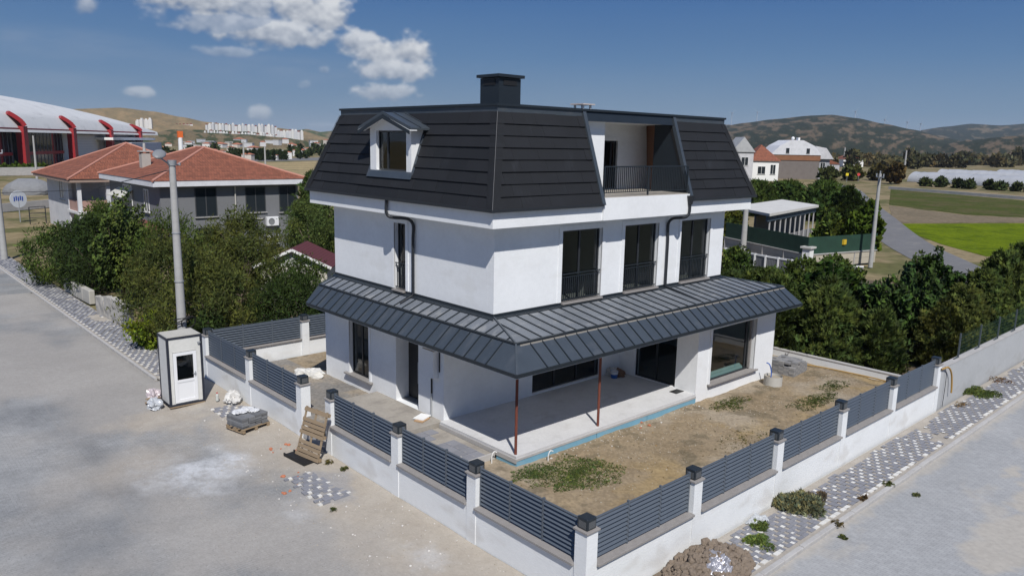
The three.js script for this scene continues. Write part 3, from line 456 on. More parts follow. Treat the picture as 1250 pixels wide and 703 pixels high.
{ // hip cappings, top trim, eave gutters, edge flashings of the balcony opening
  const hip = (ex, ez, tx, tz, sx, sz) => { const o = .085, a = new THREE.Vector3(ex + sx * o, E0.y - .02, ez + sz * o), b = new THREE.Vector3(lerp(ex, tx, tTop) + sx * .04, lerp(E0.y, T0.y, tTop), lerp(ez, tz, tTop) + sz * .04); const s = [prism([a, b, b.clone().add(new THREE.Vector3(-sx * .3, 0, 0)), a.clone().add(new THREE.Vector3(-sx * .3, 0, 0))], [0, -.02, -sz * .06]), prism([a, b, b.clone().add(new THREE.Vector3(0, 0, -sz * .3)), a.clone().add(new THREE.Vector3(0, 0, -sz * .3))], [-sx * .06, -.02, 0])]; obj('hip_capping', s, M.tile, roof); obj('lightning_strip', bar(a.clone().add(new THREE.Vector3(sx * .012, .02, sz * .012)), b.clone().add(new THREE.Vector3(sx * .012, .02, sz * .012)), .007), flat(.13, .13, .135, .5), roof); };
  hip(E0.x0, E0.z1, T0.x0, T0.z1, -1, 1); hip(E0.x0, E0.z0, T0.x0, T0.z0, -1, -1); hip(E0.x1, E0.z1, T0.x1, T0.z1, 1, 1);
  const k = .075, y0 = 11.17, X0 = T0.x0 - k, X1 = T0.x1 + k, Z0 = T0.z0 - k, Z1 = T0.z1 + k;
  obj('top_trim', [bb(X0, opening[0], y0, 11.38, Z1 - .06, Z1), bb(opening[1], X1, y0, 11.38, Z1 - .06, Z1), bb(X0, X0 + .06, y0, 11.38, Z0, Z1 - .061), bb(X1 - .06, X1, y0, 11.38, Z0, Z1 - .061), bb(X0 + .061, X1 - .061, y0, 11.38, Z0, Z0 + .06)], M.metal, roof);
  obj('roof_edge', [bb(X0 - .05, X1 + .05, 11.382, 11.46, Z1 - .12, Z1 + .05), bb(X0 - .05, X0 + .12, 11.382, 11.46, Z0 - .05, Z1 - .121), bb(X1 - .12, X1 + .05, 11.382, 11.46, Z0 - .05, Z1 - .121), bb(X0 + .121, X1 - .121, 11.382, 11.46, Z0 - .05, Z0 + .12)], M.metalDark, roof);
  const gx = .04; obj('gutter', [bb(E0.x0 - gx - .07, opening[0] - .1, 8.2, 8.29, E0.z1 + .02, E0.z1 + .1), bb(opening[1] + .1, E0.x1 + gx + .07, 8.2, 8.29, E0.z1 + .02, E0.z1 + .1), bb(E0.x0 - .1, E0.x0 - .02, 8.2, 8.29, E0.z0 - .1, E0.z1 + .019), bb(E0.x1 + .02, E0.x1 + .1, 8.2, 8.29, E0.z0 - .1, E0.z1 + .019)], M.gutter, roof);
  for (const [x, s] of [[opening[0], -1], [opening[1], 1]]) {
    const fl = (x_, w, o) => prism([[x_, E0.y - .02, E0.z1 + o], [x_ + w, E0.y - .02, E0.z1 + o], [x_ + w, T0.y + .02, T0.z1 + o], [x_, T0.y + .02, T0.z1 + o]], [0, -.04, -.14]);
    obj('edge_flashing', fl(s < 0 ? x - .16 : x, .16, .1), M.metal, roof);
  }
}
// --- balcony cut into the front slope
{
  const b = mesh('balcony', [bb(opening[0] + .05, opening[1] - .05, 8.28, 8.5, -.2, .60), bb(opening[0] + .05, 10.6, 8.28, 8.5, -2.5, -.201)], M.slabTan);
  const pz = (y, o = 0) => lerp(E0.z1, T0.z1, (y - E0.y) / (T0.y - E0.y)) + o;
  const zB = -2.35; const cheek = (x, w) => prism([[x, 8.3, pz(8.3)], [x, 11.35, pz(11.35)], [x, 11.35, -1.6], [x, 8.3, -1.6]], [w, 0, 0]);
  mesh('cheek_wall', cheek(opening[0] - .02, -.12), M.stucco, b); mesh('side_block', bb(opening[0] - .02, 5.72, 8.501, 11.068, zB + .002, -.62), M.stucco, b);
  mesh('cheek_wall', prism([[opening[1] + .02, 8.3, pz(8.3)], [opening[1] + .02, 11.35, pz(11.35)], [opening[1] + .02, 11.35, -1.2], [opening[1] + .02, 8.3, -1.2]], [.12, 0, 0]), M.metalDark, b);
  mesh('wood_panel', prism([[opening[1] + .03, 8.3, -1.15], [opening[1] + .03, 11.06, -1.15], [10.3, 11.06, zB], [10.55, 8.3, zB]], [.1, 0, .06]), M.woodDark, b);
  mesh('back_wall', wallGeo(FZ, zB, opening[0] - .13, 10.8, 8.3, 11.3, [[7.35, 8.5, 8.52, 10.42]], .2), M.stucco, b);
  mesh('ceiling', bb(opening[0], 10.8, 11.07, 11.15, zB, -.36), M.stucco, b);
  mesh('header', prism([[opening[0], 11.05, pz(11.05, .04)], [opening[1], 11.05, pz(11.05, .04)], [opening[1], 11.46, pz(11.46, .07)], [opening[0], 11.46, pz(11.46, .07)]], [0, 0, -.08]), M.metalDark, b);
  const d = window_(FZ, zB, 7.35, 8.5, 8.52, 10.42, { name: 'balcony_door', mullions: [.72], depth: .05, surround: .14 });
  const q = [], z = .56; q.push(bb(4.42, 9.28, 9.5, 9.545, z - .025, z + .025), bb(4.42, 9.28, 8.62, 8.65, z - .015, z + .015)); for (let i = 0; i <= 46; i++) { const x = lerp(4.46, 9.24, i / 46); q.push(bb(x - .011, x + .011, 8.65, 9.5, z - .011, z + .011)); }
  for (const x of [4.44, 6.85, 9.26]) q.push(bb(x - .025, x + .025, 8.5, 9.52, z - .026, z + .026));
  mesh('railing', q, M.metalDark, b);
  mesh('room_behind', [bb(4.2, 10.8, 8.3, 11.29, -5, -4.9), bb(4.2, 4.3, 8.3, 11.29, -4.89, -2.57), bb(10.7, 10.8, 8.3, 11.29, -4.89, -2.57), bb(4.31, 10.69, 8.3, 8.4, -4.89, -2.57)], M.interior, b);
}
// --- dormer on the left slope
{
  const xf = -.38, z0 = -6.55, z1 = -3.95, w0 = -6.15, w1 = -4.25, y0 = 9.12, y1 = 10.72, wt = 10.6, ya = 11.12, zm = (z0 + z1) / 2;
  const front = new THREE.Shape([[z0, y0], [z1, y0], [z1, y1], [zm, ya], [z0, y1]].map((p) => new THREE.Vector2(...p)));
  front.holes.push(new THREE.Path([[w0, y0 + .08], [w0, wt], [w1, wt], [w1, y0 + .08]].map((p) => new THREE.Vector2(...p))));
  const d = mesh('dormer', onFace(new THREE.ExtrudeGeometry(front, { depth: .2, bevelEnabled: false }).translate(0, 0, -.2), FX, -xf), M.stucco);
  const sx = (y) => lerp(E0.x0, T0.x0, (y - E0.y) / (T0.y - E0.y));
  for (const z of [z0, z1 - .1]) mesh('cheek_wall', prism([[xf + .202, y0, z], [xf + .202, y1 + .02, z], [sx(y1) + .35, y1 + .02, z], [sx(y0) + .25, y0, z]], [0, 0, .1]), M.stucco, d);
  window_(FX, -xf, w0, w1, y0 + .08, wt, { mullions: [.3], depth: .12 });
  const fx = xf - .3, bk = .75, e = .34;
  for (const s of [-1, 1]) { const ze = s < 0 ? z0 - e : z1 + e, ye = y1 - .1; mesh('dormer_roof', prism([[fx, ya + .03, zm], [fx, ye, ze], [bk, ye, ze], [bk, ya + .03, zm]], [0, .07, 0]), M.metal, d);
    mesh('fascia_board', prism([[fx - .02, ya + .02, zm], [fx - .02, ye - .02, ze], [fx - .02, ye - .15, ze], [fx - .02, ya - .12, zm]], [.02, 0, 0]), M.metalDark, d);
    mesh('soffit', prism([[fx, ya - .02, zm], [fx, ye - .03, ze], [xf, ye - .03, ze], [xf, ya - .02, zm]], [0, .03, 0]), M.stucco, d);
    const q = []; for (let k = 0; k < 4; k++) { const x = lerp(fx + .02, bk, k / 3.2); q.push(beam([x, ya + .12, zm], [x, ye + .09, ze], .03, .03)); } mesh('standing_seam', q, M.metal, d);
    const zc = s < 0 ? z0 - .13 : z1 + .01; mesh('flashing', prism([[sx(y0) - .09, y0 - .1, zc], [sx(y1) - .05, y1, zc], [sx(y1) + .1, y1, zc], [sx(y0) + .1, y0 - .1, zc]], [0, 0, .12]), M.metal, d); }
  mesh('apron', prism([[xf - .03, y0 + .07, z0 - .1], [xf - .03, y0 + .07, z1 + .1], [sx(y0 - .16) - .09, y0 - .16, z1 + .1], [sx(y0 - .16) - .09, y0 - .16, z0 - .1]], [.05, .02, 0]), M.metal, d);
  mesh('room_behind', [bb(1.2, 1.3, 8.9, 11, z0, z1), bb(-.1, 1.2, 8.85, 8.95, z0, z1)], M.interior, d);
}
// --- chimney and vent on the flat roof
{ const c = mesh('chimney', bb(2.1, 3.1, 11.33, 12.44, -3.3, -2.3), M.metalDark); mesh('chimney_cap', bb(2.0, 3.2, 12.46, 12.56, -3.4, -2.2), M.metalDark, c); mesh('grille', [bb(2.3, 2.9, 12.2, 12.4, -2.299, -2.28), bb(2.08, 2.099, 12.2, 12.4, -3.1, -2.5)], M.black, c);
  const v = mesh('roof_vent', [bb(7.2, 7.7, 11.35, 11.62, -3.6, -3.1)], M.white); mesh('vent_cap', bb(7.1, 7.8, 11.79, 11.84, -3.7, -3.0), plain(.5, .45, .43), v); mesh('vent_leg', [bb(7.2, 7.27, 11.62, 11.79, -3.6, -3.53), bb(7.63, 7.7, 11.62, 11.79, -3.6, -3.53), bb(7.2, 7.27, 11.62, 11.79, -3.17, -3.1), bb(7.63, 7.7, 11.62, 11.79, -3.17, -3.1)], M.white, v); }
// --- downpipes
mesh('downpipe', tube([[-.68, 8.2, -5.06], [-.68, 7.75, -5.06], [-.62, 7.62, -5.0], [-.2, 7.55, -4.4], [-.09, 7.4, -4.3], [-.09, 6.8, -4.29], [-.09, 5.2, -4.29], [-.09, 4.86, -4.29]], .055, 60, 8), M.gutter);
mesh('downpipe', [tube([[9.3, 8.1, .72], [9.28, 7.75, .72], [9.2, 7.6, .66], [8.95, 7.5, .2], [8.88, 7.35, .09], [8.88, 6.6, .09], [8.88, 5.1, .09], [8.88, 4.86, .09]], .055, 60, 8), cyl(.16, .08, .34, 10, 9.3, 8.24, .73)], M.gutter);
// --- the metal canopy roof round the ground floor, in standing-seam panels
{
  const W = 4.79, Ry = 4.462, Ey = 3.85, rx0 = -.824, rz1 = 1.984, rz0 = -9.8, rx1 = 14.69, ex0 = -1.543, ez1 = 2.815, ez0 = -9.6, ex1 = 14.85;
  const can = mesh('canopy', [bb(ex0 + .03, ex1 - .03, 3.72, 3.775, zg - .5, ez1 - .03), bb(ex0 + .03, xg + .2, 3.72, 3.775, ez0 + .02, zg - .501), bb(Lg - .2, ex1 - .03, 3.72, 3.775, zl, zg - .501)], M.stucco);
  const A = (x, y, z) => new THREE.Vector3(x, y, z);
  mesh('roof_deck', [prism([A(0, W - .04, 0), A(12.9, W - .04, 0), A(rx1, Ry - .04, rz1), A(rx0, Ry - .04, rz1)], [0, -.05, 0]), prism([A(0, W - .04, 0), A(rx0, Ry - .04, rz1), A(rx0, Ry - .04, rz0), A(0, W - .04, -9.95)], [0, -.05, 0]), prism([A(12.9, W - .04, 0), A(12.9, W - .04, -9.9), A(rx1, Ry - .04, -9.9), A(rx1, Ry - .04, rz1)], [0, -.05, 0])], M.black, can);
  const seam = (a, b, up) => beam(a.clone().addScaledVector(up, .018), b.clone().addScaledVector(up, .018), .028, .04);
  const upF = new THREE.Vector3(0, rz1, W - Ry).normalize(), upL = new THREE.Vector3(-(W - Ry), -rx0 * 1, 0); upL.set(-(W - Ry), .824, 0).normalize();
  const nF = new THREE.Vector3(0, ez1 - rz1, Ry - Ey).normalize(), nL = new THREE.Vector3(-(Ry - Ey), rx0 - ex0, 0).normalize();
  const sp = .503, jit = (i) => M.canopyMats[i % 3];
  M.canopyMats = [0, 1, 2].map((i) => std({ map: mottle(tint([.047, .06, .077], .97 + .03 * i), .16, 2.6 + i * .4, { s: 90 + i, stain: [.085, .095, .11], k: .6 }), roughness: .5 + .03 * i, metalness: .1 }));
  M.paleTopMats = [0, 1, 2].map((i) => std({ map: mottle(tint([.145, .16, .182], .95 + .05 * i), .2, 2.2 + i * .5, { s: 96 + i, stain: [.27, .275, .28], k: .75 }), roughness: .55 })); const dusty = (i) => M.paleTopMats[i % 3];  // upper panels: paler base grey than the lower band, with light stains
  // upper front: from hip at the near corner to the hip at the far end
  const lowF = (x) => A(x, Ry, rz1), topF = (x) => { if (x < 0) { const t = x / rx0; return A(x, lerp(W, Ry, t), lerp(0, rz1, t)); } if (x > 12.9) { const t = (x - 12.9) / (rx1 - 12.9); return A(x, lerp(W, Ry, t), lerp(0, rz1, t)); } return A(x, W, 0); };
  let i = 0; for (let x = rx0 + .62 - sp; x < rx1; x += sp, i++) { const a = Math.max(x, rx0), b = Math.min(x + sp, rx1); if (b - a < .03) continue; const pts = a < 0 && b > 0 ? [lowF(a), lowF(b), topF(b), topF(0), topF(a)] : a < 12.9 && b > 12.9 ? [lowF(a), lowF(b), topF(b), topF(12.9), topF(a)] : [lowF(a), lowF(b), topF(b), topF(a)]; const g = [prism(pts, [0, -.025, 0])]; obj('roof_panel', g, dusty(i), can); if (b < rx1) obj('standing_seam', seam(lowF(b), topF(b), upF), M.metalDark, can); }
  // upper left
  const lowL = (z) => A(rx0, Ry, z), topL = (z) => { if (z > 0) { const t = z / rz1; return A(lerp(0, rx0, t), lerp(W, Ry, t), z); } return A(0, W, z); };
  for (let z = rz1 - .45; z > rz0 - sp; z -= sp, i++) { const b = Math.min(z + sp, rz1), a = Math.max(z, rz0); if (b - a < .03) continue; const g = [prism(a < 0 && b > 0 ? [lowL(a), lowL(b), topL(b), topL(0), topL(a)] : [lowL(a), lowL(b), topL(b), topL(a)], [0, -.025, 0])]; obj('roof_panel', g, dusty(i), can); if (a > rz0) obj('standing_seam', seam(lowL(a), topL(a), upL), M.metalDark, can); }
  for (let z = rz1; z > -9.9; z -= 1.2) obj('roof_panel', prism([A(rx1, Ry, z), A(rx1, Ry, Math.max(-9.9, z - 1.2)), A(z - 1.2 > 0 ? lerp(12.9, rx1, (z - 1.2) / rz1) : 12.9, z - 1.2 > 0 ? lerp(W, Ry, (z - 1.2) / rz1) : W, Math.max(-9.9, z - 1.2)), A(z > 0 ? lerp(12.9, rx1, z / rz1) : 12.9, z > 0 ? lerp(W, Ry, z / rz1) : W, z)], [0, -.025, 0]), jit(1), can);
  // steep lower band: front and left, and the far end
  const eF = (x) => A(x, Ey, ez1), eL = (z) => A(ex0, Ey, z);
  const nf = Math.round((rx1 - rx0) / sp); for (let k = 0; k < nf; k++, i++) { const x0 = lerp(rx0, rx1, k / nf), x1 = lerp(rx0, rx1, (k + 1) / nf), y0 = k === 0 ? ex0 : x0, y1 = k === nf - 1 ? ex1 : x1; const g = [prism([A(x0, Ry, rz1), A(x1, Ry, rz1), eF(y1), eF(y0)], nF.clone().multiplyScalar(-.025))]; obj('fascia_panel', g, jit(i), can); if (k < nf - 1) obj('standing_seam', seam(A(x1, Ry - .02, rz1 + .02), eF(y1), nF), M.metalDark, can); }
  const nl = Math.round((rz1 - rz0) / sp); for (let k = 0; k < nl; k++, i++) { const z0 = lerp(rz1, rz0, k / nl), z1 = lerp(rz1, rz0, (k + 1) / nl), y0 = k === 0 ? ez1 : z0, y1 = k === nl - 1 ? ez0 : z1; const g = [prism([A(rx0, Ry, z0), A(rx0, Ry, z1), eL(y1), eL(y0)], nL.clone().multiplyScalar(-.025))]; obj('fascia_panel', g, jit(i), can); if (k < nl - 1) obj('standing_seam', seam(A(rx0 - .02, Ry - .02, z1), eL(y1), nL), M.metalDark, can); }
  obj('fascia_panel', prism([A(rx1, Ry, rz1), A(rx1, Ry, -9.9), A(ex1, Ey, -9.9), A(ex1, Ey, ez1)], [-.025, 0, 0]), jit(0), can);
  // trims: drip edge, ridge trim, hips, wall flashing, end cap
  mesh('drip_edge', [bb(ex0 - .01, ex1 + .01, Ey - .1, Ey + .012, ez1 - .03, ez1 + .012), bb(ex0 - .012, ex0 + .03, Ey - .1, Ey + .012, ez0, ez1 - .031), bb(ex1 - .03, ex1 + .012, Ey - .1, Ey + .012, -9.9, ez1 - .031)], M.metalDark, can);
  mesh('ridge_trim', [beam([rx0, Ry + .02, rz1 + .01], [rx1, Ry + .02, rz1 + .01], .09, .05), beam([rx0 - .01, Ry + .02, rz1], [rx0 - .01, Ry + .02, rz0], .09, .05)], M.metalDark, can);
  mesh('flashing_strip', beam([rx0 + .1, Ry - .045, rz1 + .075], [rx1 - .05, Ry - .045, rz1 + .075], .025, .05), flat(.30, .28, .25, .6), can);
  mesh('hip_trim', [beam([0, W + .02, 0], [rx0, Ry + .02, rz1], .05, .05), beam([rx0, Ry, rz1], [ex0, Ey, ez1], .06, .06), beam([12.9, W + .02, 0], [rx1, Ry + .02, rz1], .05, .05)], M.metal, can);
  mesh('wall_flashing', [bb(-.03, 12.93, W - .02, W + .10, .002, .035), bb(-.035, -.002, W - .02, W + .10, -9.97, .034), prism([A(-.03, W + .01, .03), A(12.93, W + .01, .03), A(12.93, W - .02, .2), A(-.03, W - .02, .2)], [0, .015, 0]), prism([A(-.03, W + .01, .03), A(-.03, W + .01, -9.97), A(-.17, W - .05, -9.97), A(-.17, W - .05, .2)], [0, .015, 0])], M.metalDark, can);
  mesh('end_cap', prism([A(0, W - .3, -9.97), A(0, W + .03, -9.97), A(rx0, Ry + .03, rz0 - .03), A(ex0, Ey, ez0 - .03), A(ex0 + .1, Ey - .12, ez0 - .03)], [0, 0, .03]), M.metal, can);
}
mesh('downpipe', [bar([8.88, 4.84, .14], [8.95, 4.50, 1.7], .035, 8), bar([-.1, 4.84, -4.29], [-.62, 4.60, -4.33], .03, 8)], M.gutter);
{ mesh('window_board', bb(9.4, 12.85, 1.06, 1.12, zb - .75, zb - .302), M.interior); const r = thing('insulation_roll', 'pale turquoise foam rolls lying inside the big ground-floor window', 'foam rolls', [0, 0, 0]); obj('roll', cyl(.13, .13, 2.9, 16).rotateZ(Math.PI / 2).translate(11.0, 1.252, zb - .5), flat(.36, .56, .54, .7), r); obj('roll', cyl(.11, .11, 2.7, 16).rotateZ(Math.PI / 2).translate(11.0, 1.232, zb - .63 + .36 - .09), flat(.34, .54, .52, .7), r); }
// --- meter box and conduits on the left wall
{ const m = mesh('meter_box', rb(.22, .95, .55, .01, xg - .112, 2.85, -2.4), M.whitePlastic); mesh('lid', bb(xg - .24, xg - .2, 3.33, 3.36, -2.72, -2.08), plain(.3, .27, .24), m); mesh('conduit', [bb(xg - .05, xg - .005, 1.75, 2.37, -2.5, -2.46), bb(xg - .04, xg - .005, 2.6, 3.3, -2.06, -2.03)], M.black, m); mesh('pipe', bar([xg - .04, .92, -2.48], [xg - .04, 1.74, -2.48], .03, 8), M.galv, m); }
// ================================================================ things round the house
{ // guard booth
  const b = thing('guard_booth', 'white panel booth with dark steel edges and half-glazed door, on the dusty road', 'booth', [-5.70, .03, -12.0], -.02);
  const w = 1.32, d = 1.1, h = 2.72, e = .08, wp = plain(.60, .60, .575);
  obj('panel', bb(-w / 2 + .02, -w / 2 + .06, e, h - e, -d / 2 + e, d / 2 - e), std({ map: mottle([.60, .60, .58], .08, 2, { s: 55, stain: [.45, .43, .4], k: .6 }), roughness: .6 }), b); obj('panel', bb(w / 2 - .06, w / 2 - .02, e, h - e, -d / 2 + e, d / 2 - e), wp, b); obj('panel', bb(-w / 2 + e, w / 2 - e, e, h - e, -d / 2 + .02, -d / 2 + .06), wp, b);
  obj('panel', onFace((() => { const s = new THREE.Shape([[-w / 2 + e, e], [w / 2 - e, e], [w / 2 - e, h - e], [-w / 2 + e, h - e]].map((p) => new THREE.Vector2(...p))); s.holes.push(new THREE.Path([[-.46, e + .03], [-.46, 2.12], [.42, 2.12], [.42, e + .03]].map((p) => new THREE.Vector2(...p)))); return new THREE.ExtrudeGeometry(s, { depth: .04, bevelEnabled: false }); })(), FZ, d / 2 - .06), wp, b);
  const q = []; for (const x of [-1, 1]) for (const z of [-1, 1]) q.push(bx(e, h, e, x * (w - e) / 2, h / 2, z * (d - e) / 2)); for (const y of [e / 2, h - e / 2]) for (const s of [-1, 1]) { q.push(bx(w - 2 * e, e, e - .002, 0, y, s * (d - e) / 2)); q.push(bx(e - .002, e, d - 2 * e, s * (w - e) / 2, y, 0)); }
  obj('steel_frame', q, flat(.018, .022, .035, .5), b);
  const rf = obj('roof', bb(-w / 2 + .03, w / 2 - .03, h - .02, h + .02, -d / 2 + .03, d / 2 - .03), plain(.42, .41, .38), b); obj('roof_rib', [-.45, -.15, .15, .45].map((z) => bx(w - .14, .025, .04, 0, h + .032, z)), plain(.45, .44, .41), rf);
  obj('floor', bb(-w / 2 + e, w / 2 - e, .02, .07, -d / 2 + e, d / 2 - e), plain(.2, .17, .14), b);
  const dz = d / 2 - .05, dr = obj('door', [bb(-.45, -.33, .12, 2.1, dz, dz + .06), bb(.29, .41, .12, 2.1, dz, dz + .06), bb(-.33, .29, .12, .24, dz, dz + .06), bb(-.33, .29, 1.98, 2.1, dz, dz + .06), bb(-.33, .29, .92, 1.02, dz, dz + .06), bb(-.33, .29, .24, .92, dz + .01, dz + .04)], M.whitePlastic, b);
  obj('pane', bb(-.34, .30, 1.01, 1.99, dz + .02, dz + .03), M.glass, dr); obj('handle', [bb(.33, .37, 1.08, 1.28, dz + .06, dz + .075), bb(.24, .37, 1.19, 1.215, dz + .08, dz + .1)], M.galv, dr);
  obj('camera', [bb(.48, .58, 2.38, 2.44, d / 2 - .02, d / 2 + .06)], M.galv, b);
  obj('bearer', [bb(-w / 2, w / 2, -.05, .0, -d / 2, -d / 2 + .1), bb(-w / 2, w / 2, -.05, .0, d / 2 - .1, d / 2)], M.wood, b);
  tag(obj('plastic_bottle', [cyl(.06, .06, .22, 12, -4.72, .18, -11.05), cyl(.02, .05, .08, 12, -4.72, .33, -11.05)], flat(.5, .52, .5, .3)), 'clear plastic bottle with red cap beside the booth', 'bottle'); const cap = cyl(.028, .028, .04, 10, -4.72, .385, -11.05); obj('cap', cap, flat(.5, .02, .03, .4), scene.children[scene.children.length - 1]);
}
function palletGeo() { return null; }
function pallet(t, W = 1.0, Dp = 1.2) {
  for (let i = 0; i < 5; i++) { const z = lerp(-Dp / 2 + .06, Dp / 2 - .06, i / 4), m = obj('plank', rb(W, .022, .12, .004, 0, .135, z), M.wood, t); m.rotation.y = (hash(i, 3, 6) - .5) * .01; }
  for (const x of [-1, 0, 1]) { for (const z of [-1, 0, 1]) obj('block', bx(.11, .085, .12, x * (W / 2 - .06), .08, z * (Dp / 2 - .07)), M.wood, t); obj('stringer', bx(.1, .022, Dp, x * (W / 2 - .06), .022, 0), M.wood, t); }
}
{ // stack of kerb slabs on a pallet
  const p = thing('pallet', 'low wooden pallet under the stack of grey slabs', 'pallet', [-4.92, .02, -7.72], .22); pallet(p, 1.15, 1.0);
  const sg = metreUV(new RoundedBoxGeometry(.26, .075, .9, 1, .008)), sm = [0, 1, 2].map((i) => std({ map: mottle(tint([.15, .155, .165], .8 + .2 * i), .2, 1, { s: 110 + i, stain: [.26, .25, .24], k: .6 }), roughness: .9 }));
  const st = thing('slab_stack', 'stack of dark grey stone slabs strapped on a low pallet', 'stack', [-4.92, .168, -7.72], .22);
  for (let l = 0; l < 5; l++) for (let k = 0; k < 4; k++) { const m = new THREE.Mesh(sg, sm[(l + k) % 3]); m.name = 'slab'; m.castShadow = m.receiveShadow = true; m.position.set(-.41 + k * .27 + (hash(l, k, 8) - .5) * .02, .04 + l * .078, (hash(l, k, 9) - .5) * .06); m.rotation.y = (hash(k, l, 4) - .5) * .03; st.add(m); }
  for (const [x, y, z, r, s] of [[-.2, .46, -.15, .2, 3], [.1, .45, -.2, .18, 8], [.25, .43, .05, .14, 12]]) obj('wrap_film', lump(r, s, .9, .3, 3, 2.4).translate(x, y, z), std({ color: col(.6, .61, .63), roughness: .25 }), st);
}
{ // broken pallet leaning on the gate pillar
  const p = thing('pallet', 'weathered wooden pallet leaning against the white gate pillar', 'pallet', [-4.62, .04, -3.75], 0);
  const g = new THREE.Group(); g.name = 'deck'; p.add(g);
  const Wd = 1.2, H = 1.62, place = (m) => g.add(m);
  const put = (n, geo) => { metreUV(geo); const m = new THREE.Mesh(geo, M.wood); m.name = n; m.castShadow = m.receiveShadow = true; place(m); };
  for (let i = 0; i < 3; i++) put('stringer', bx(.09, H, .022, lerp(-Wd / 2 + .05, Wd / 2 - .05, i / 2), H / 2, .05));
  const ys = [.06, .2, .34, .48, .78, .92, 1.06, 1.2, 1.52]; ys.forEach((y, i) => put('plank', rb(Wd + (i % 4 === 0 ? .06 : 0), .115, .02, .004, (hash(i, 1, 5) - .5) * .04, y, .075)));
  for (const y of [.08, .8, 1.52]) for (let i = 0; i < 3; i++) put('block', bx(.1, .12, .085, lerp(-Wd / 2 + .06, Wd / 2 - .06, i / 2), y, -.004)); for (const y of [.08, .8, 1.52]) put('plank', bx(Wd, .1, .02, 0, y, -.057));
  g.rotation.set(0, -Math.PI / 2 + .12, 0); g.rotation.order = 'YXZ'; g.rotation.x = -.3; g.rotation.z = .03;
  const tr = tag(obj('plastic_tray', [bb(-.2, .2, 0, .03, -.6, .6), bb(-.2, -.17, .03, .09, -.6, .6), bb(.17, .2, .03, .09, -.6, .6)], M.black), 'black plastic tray lying under the leaning pallet', 'tray'); tr.position.set(-4.85, .03, -3.95); tr.rotation.y = .1;
}
function sack(name, x, y, z, r, mat, label, cat, sy = .6, seed = 1, group) { const m = obj(name, lump(r, seed, .8, sy, 5, 2.6), mat); m.position.set(x, y + r * sy * .75, z); tag(m, label, cat, group); return m; }
const bagMat = std({ map: mottle([.55, .54, .52], .3, .6, { s: 120, stain: [.35, .33, .3], k: .7 }), roughness: .55 });
sack('rubble_sack', -4.3, .0, -10.55, .34, bagMat, 'crumpled white rubble sack against the white wall beside the booth', 'sack', .8, 21);
sack('plastic_bag', -6.78, -.06, -12.0, .27, std({ color: col(.40, .42, .45), roughness: .3 }), 'grey plastic bag full of rubbish beside the booth', 'bag', .75, 25);
sack('plastic_bag', -6.5, .02, -12.85, .24, std({ map: mottle([.5, .44, .46], .4, .4, { s: 121 }), roughness: .3 }), 'pale pink and white plastic bag behind the booth', 'bag', 1.0, 27);
{ const p = thing('plank_pile', 'loose old boards stacked beside the booth', 'planks', [-6.62, .0, -12.5], .3); for (let i = 0; i < 5; i++) { const m = obj('plank', bx(.5, .03, .14, 0, 0, 0), M.wood, p); m.position.set((hash(i, 1, 3) - .5) * .15, .02 + i * .04, -.2 + (hash(i, 2, 3)) * .4); m.rotation.y = (hash(i, 3, 3) - .5) * .8; } }
{ // earth heap with foil on the pavement
  const r = mulberry(33), n = 1100, clods = []; const lumps = [0, 1, 2, 3].map((s) => lump(1, 60 + s, .5, .8, 1, 2));
  const mm = obj('earth_heap', sheet(-1.75, 1.3, 7.76, 9.4, 70, 44, (x, z) => { const d = Math.max(0, 1 - Math.hypot((x + .25) / 1.42, (z - 8.55) / .86)); return -.03 + .5 * Math.pow(d, .75) + (fbm(x * 4.5, z * 4.5, 5, 601) - .5) * .42 * sstep(0, .25, d); }), std({ map: mottle([.17, .135, .10], .4, 1, { s: 125 }), roughness: 1, bumpMap: grainBump, bumpScale: .02 }));
  tag(mm, 'heap of brown excavated earth on the pavement against the white wall', 'earth heap');
  for (let i = 0; i < n; i++) { const a = r() * 6.283, q = Math.sqrt(r()), x = -.25 + Math.cos(a) * q * 1.4, z = Math.max(7.84, 8.55 + Math.sin(a) * q * .84), d = Math.max(0, 1 - Math.hypot((x + .25) / 1.42, (z - 8.55) / .86)), s = .03 + .12 * r() * r() * r() + .03 * r(); clods.push(lumps[i % 4].clone().rotateY(r() * 6).rotateX(r() * 3).scale(s, s, s).translate(x, -.03 + .5 * Math.pow(d, .75) + (fbm(x * 4.5, z * 4.5, 5, 601) - .5) * .42 * sstep(0, .25, d) + s * .25, z)); }
  const cl = obj('clods', clods, std({ map: mottle([.19, .15, .115], .4, .5, { s: 126 }), roughness: 1 }), mm); cl.userData.kind = 'stuff';
  const crumple = (w, d, h, sd) => sheet(-w, w, -d, d, 46, 36, (x, z) => { const e = Math.hypot(x / w, z / d); return h * (.35 + 1.3 * (Math.abs(fbm(x * 7 + sd, z * 7, 4, sd) - .5) + .5 * Math.abs(fbm(x * 15, z * 15 + sd, 3, sd + 3) - .5))) * sstep(1.35, .5, e + (fbm(x * 5, z * 5, 3, sd + 5) - .5) * .9); }, false);
  const foil = tag(obj('foil_sheet', crumple(.42, .3, .3, 71), std({ color: col(.42, .42, .46), roughness: .42, metalness: .5, side: THREE.DoubleSide })), 'crumpled silver foil lying on the heap of earth', 'foil'); foil.position.set(-.35, .28, 8.86); foil.rotation.set(.45, .5, 0);
  const fw_ = tag(obj('wrapper', crumple(.42, .2, .2, 74), std({ color: col(.45, .47, .49), roughness: .35, side: THREE.DoubleSide })), 'grey plastic wrapper on the pavement against the white wall', 'wrapper'); fw_.position.set(3.0, -.03, 8.0);
}
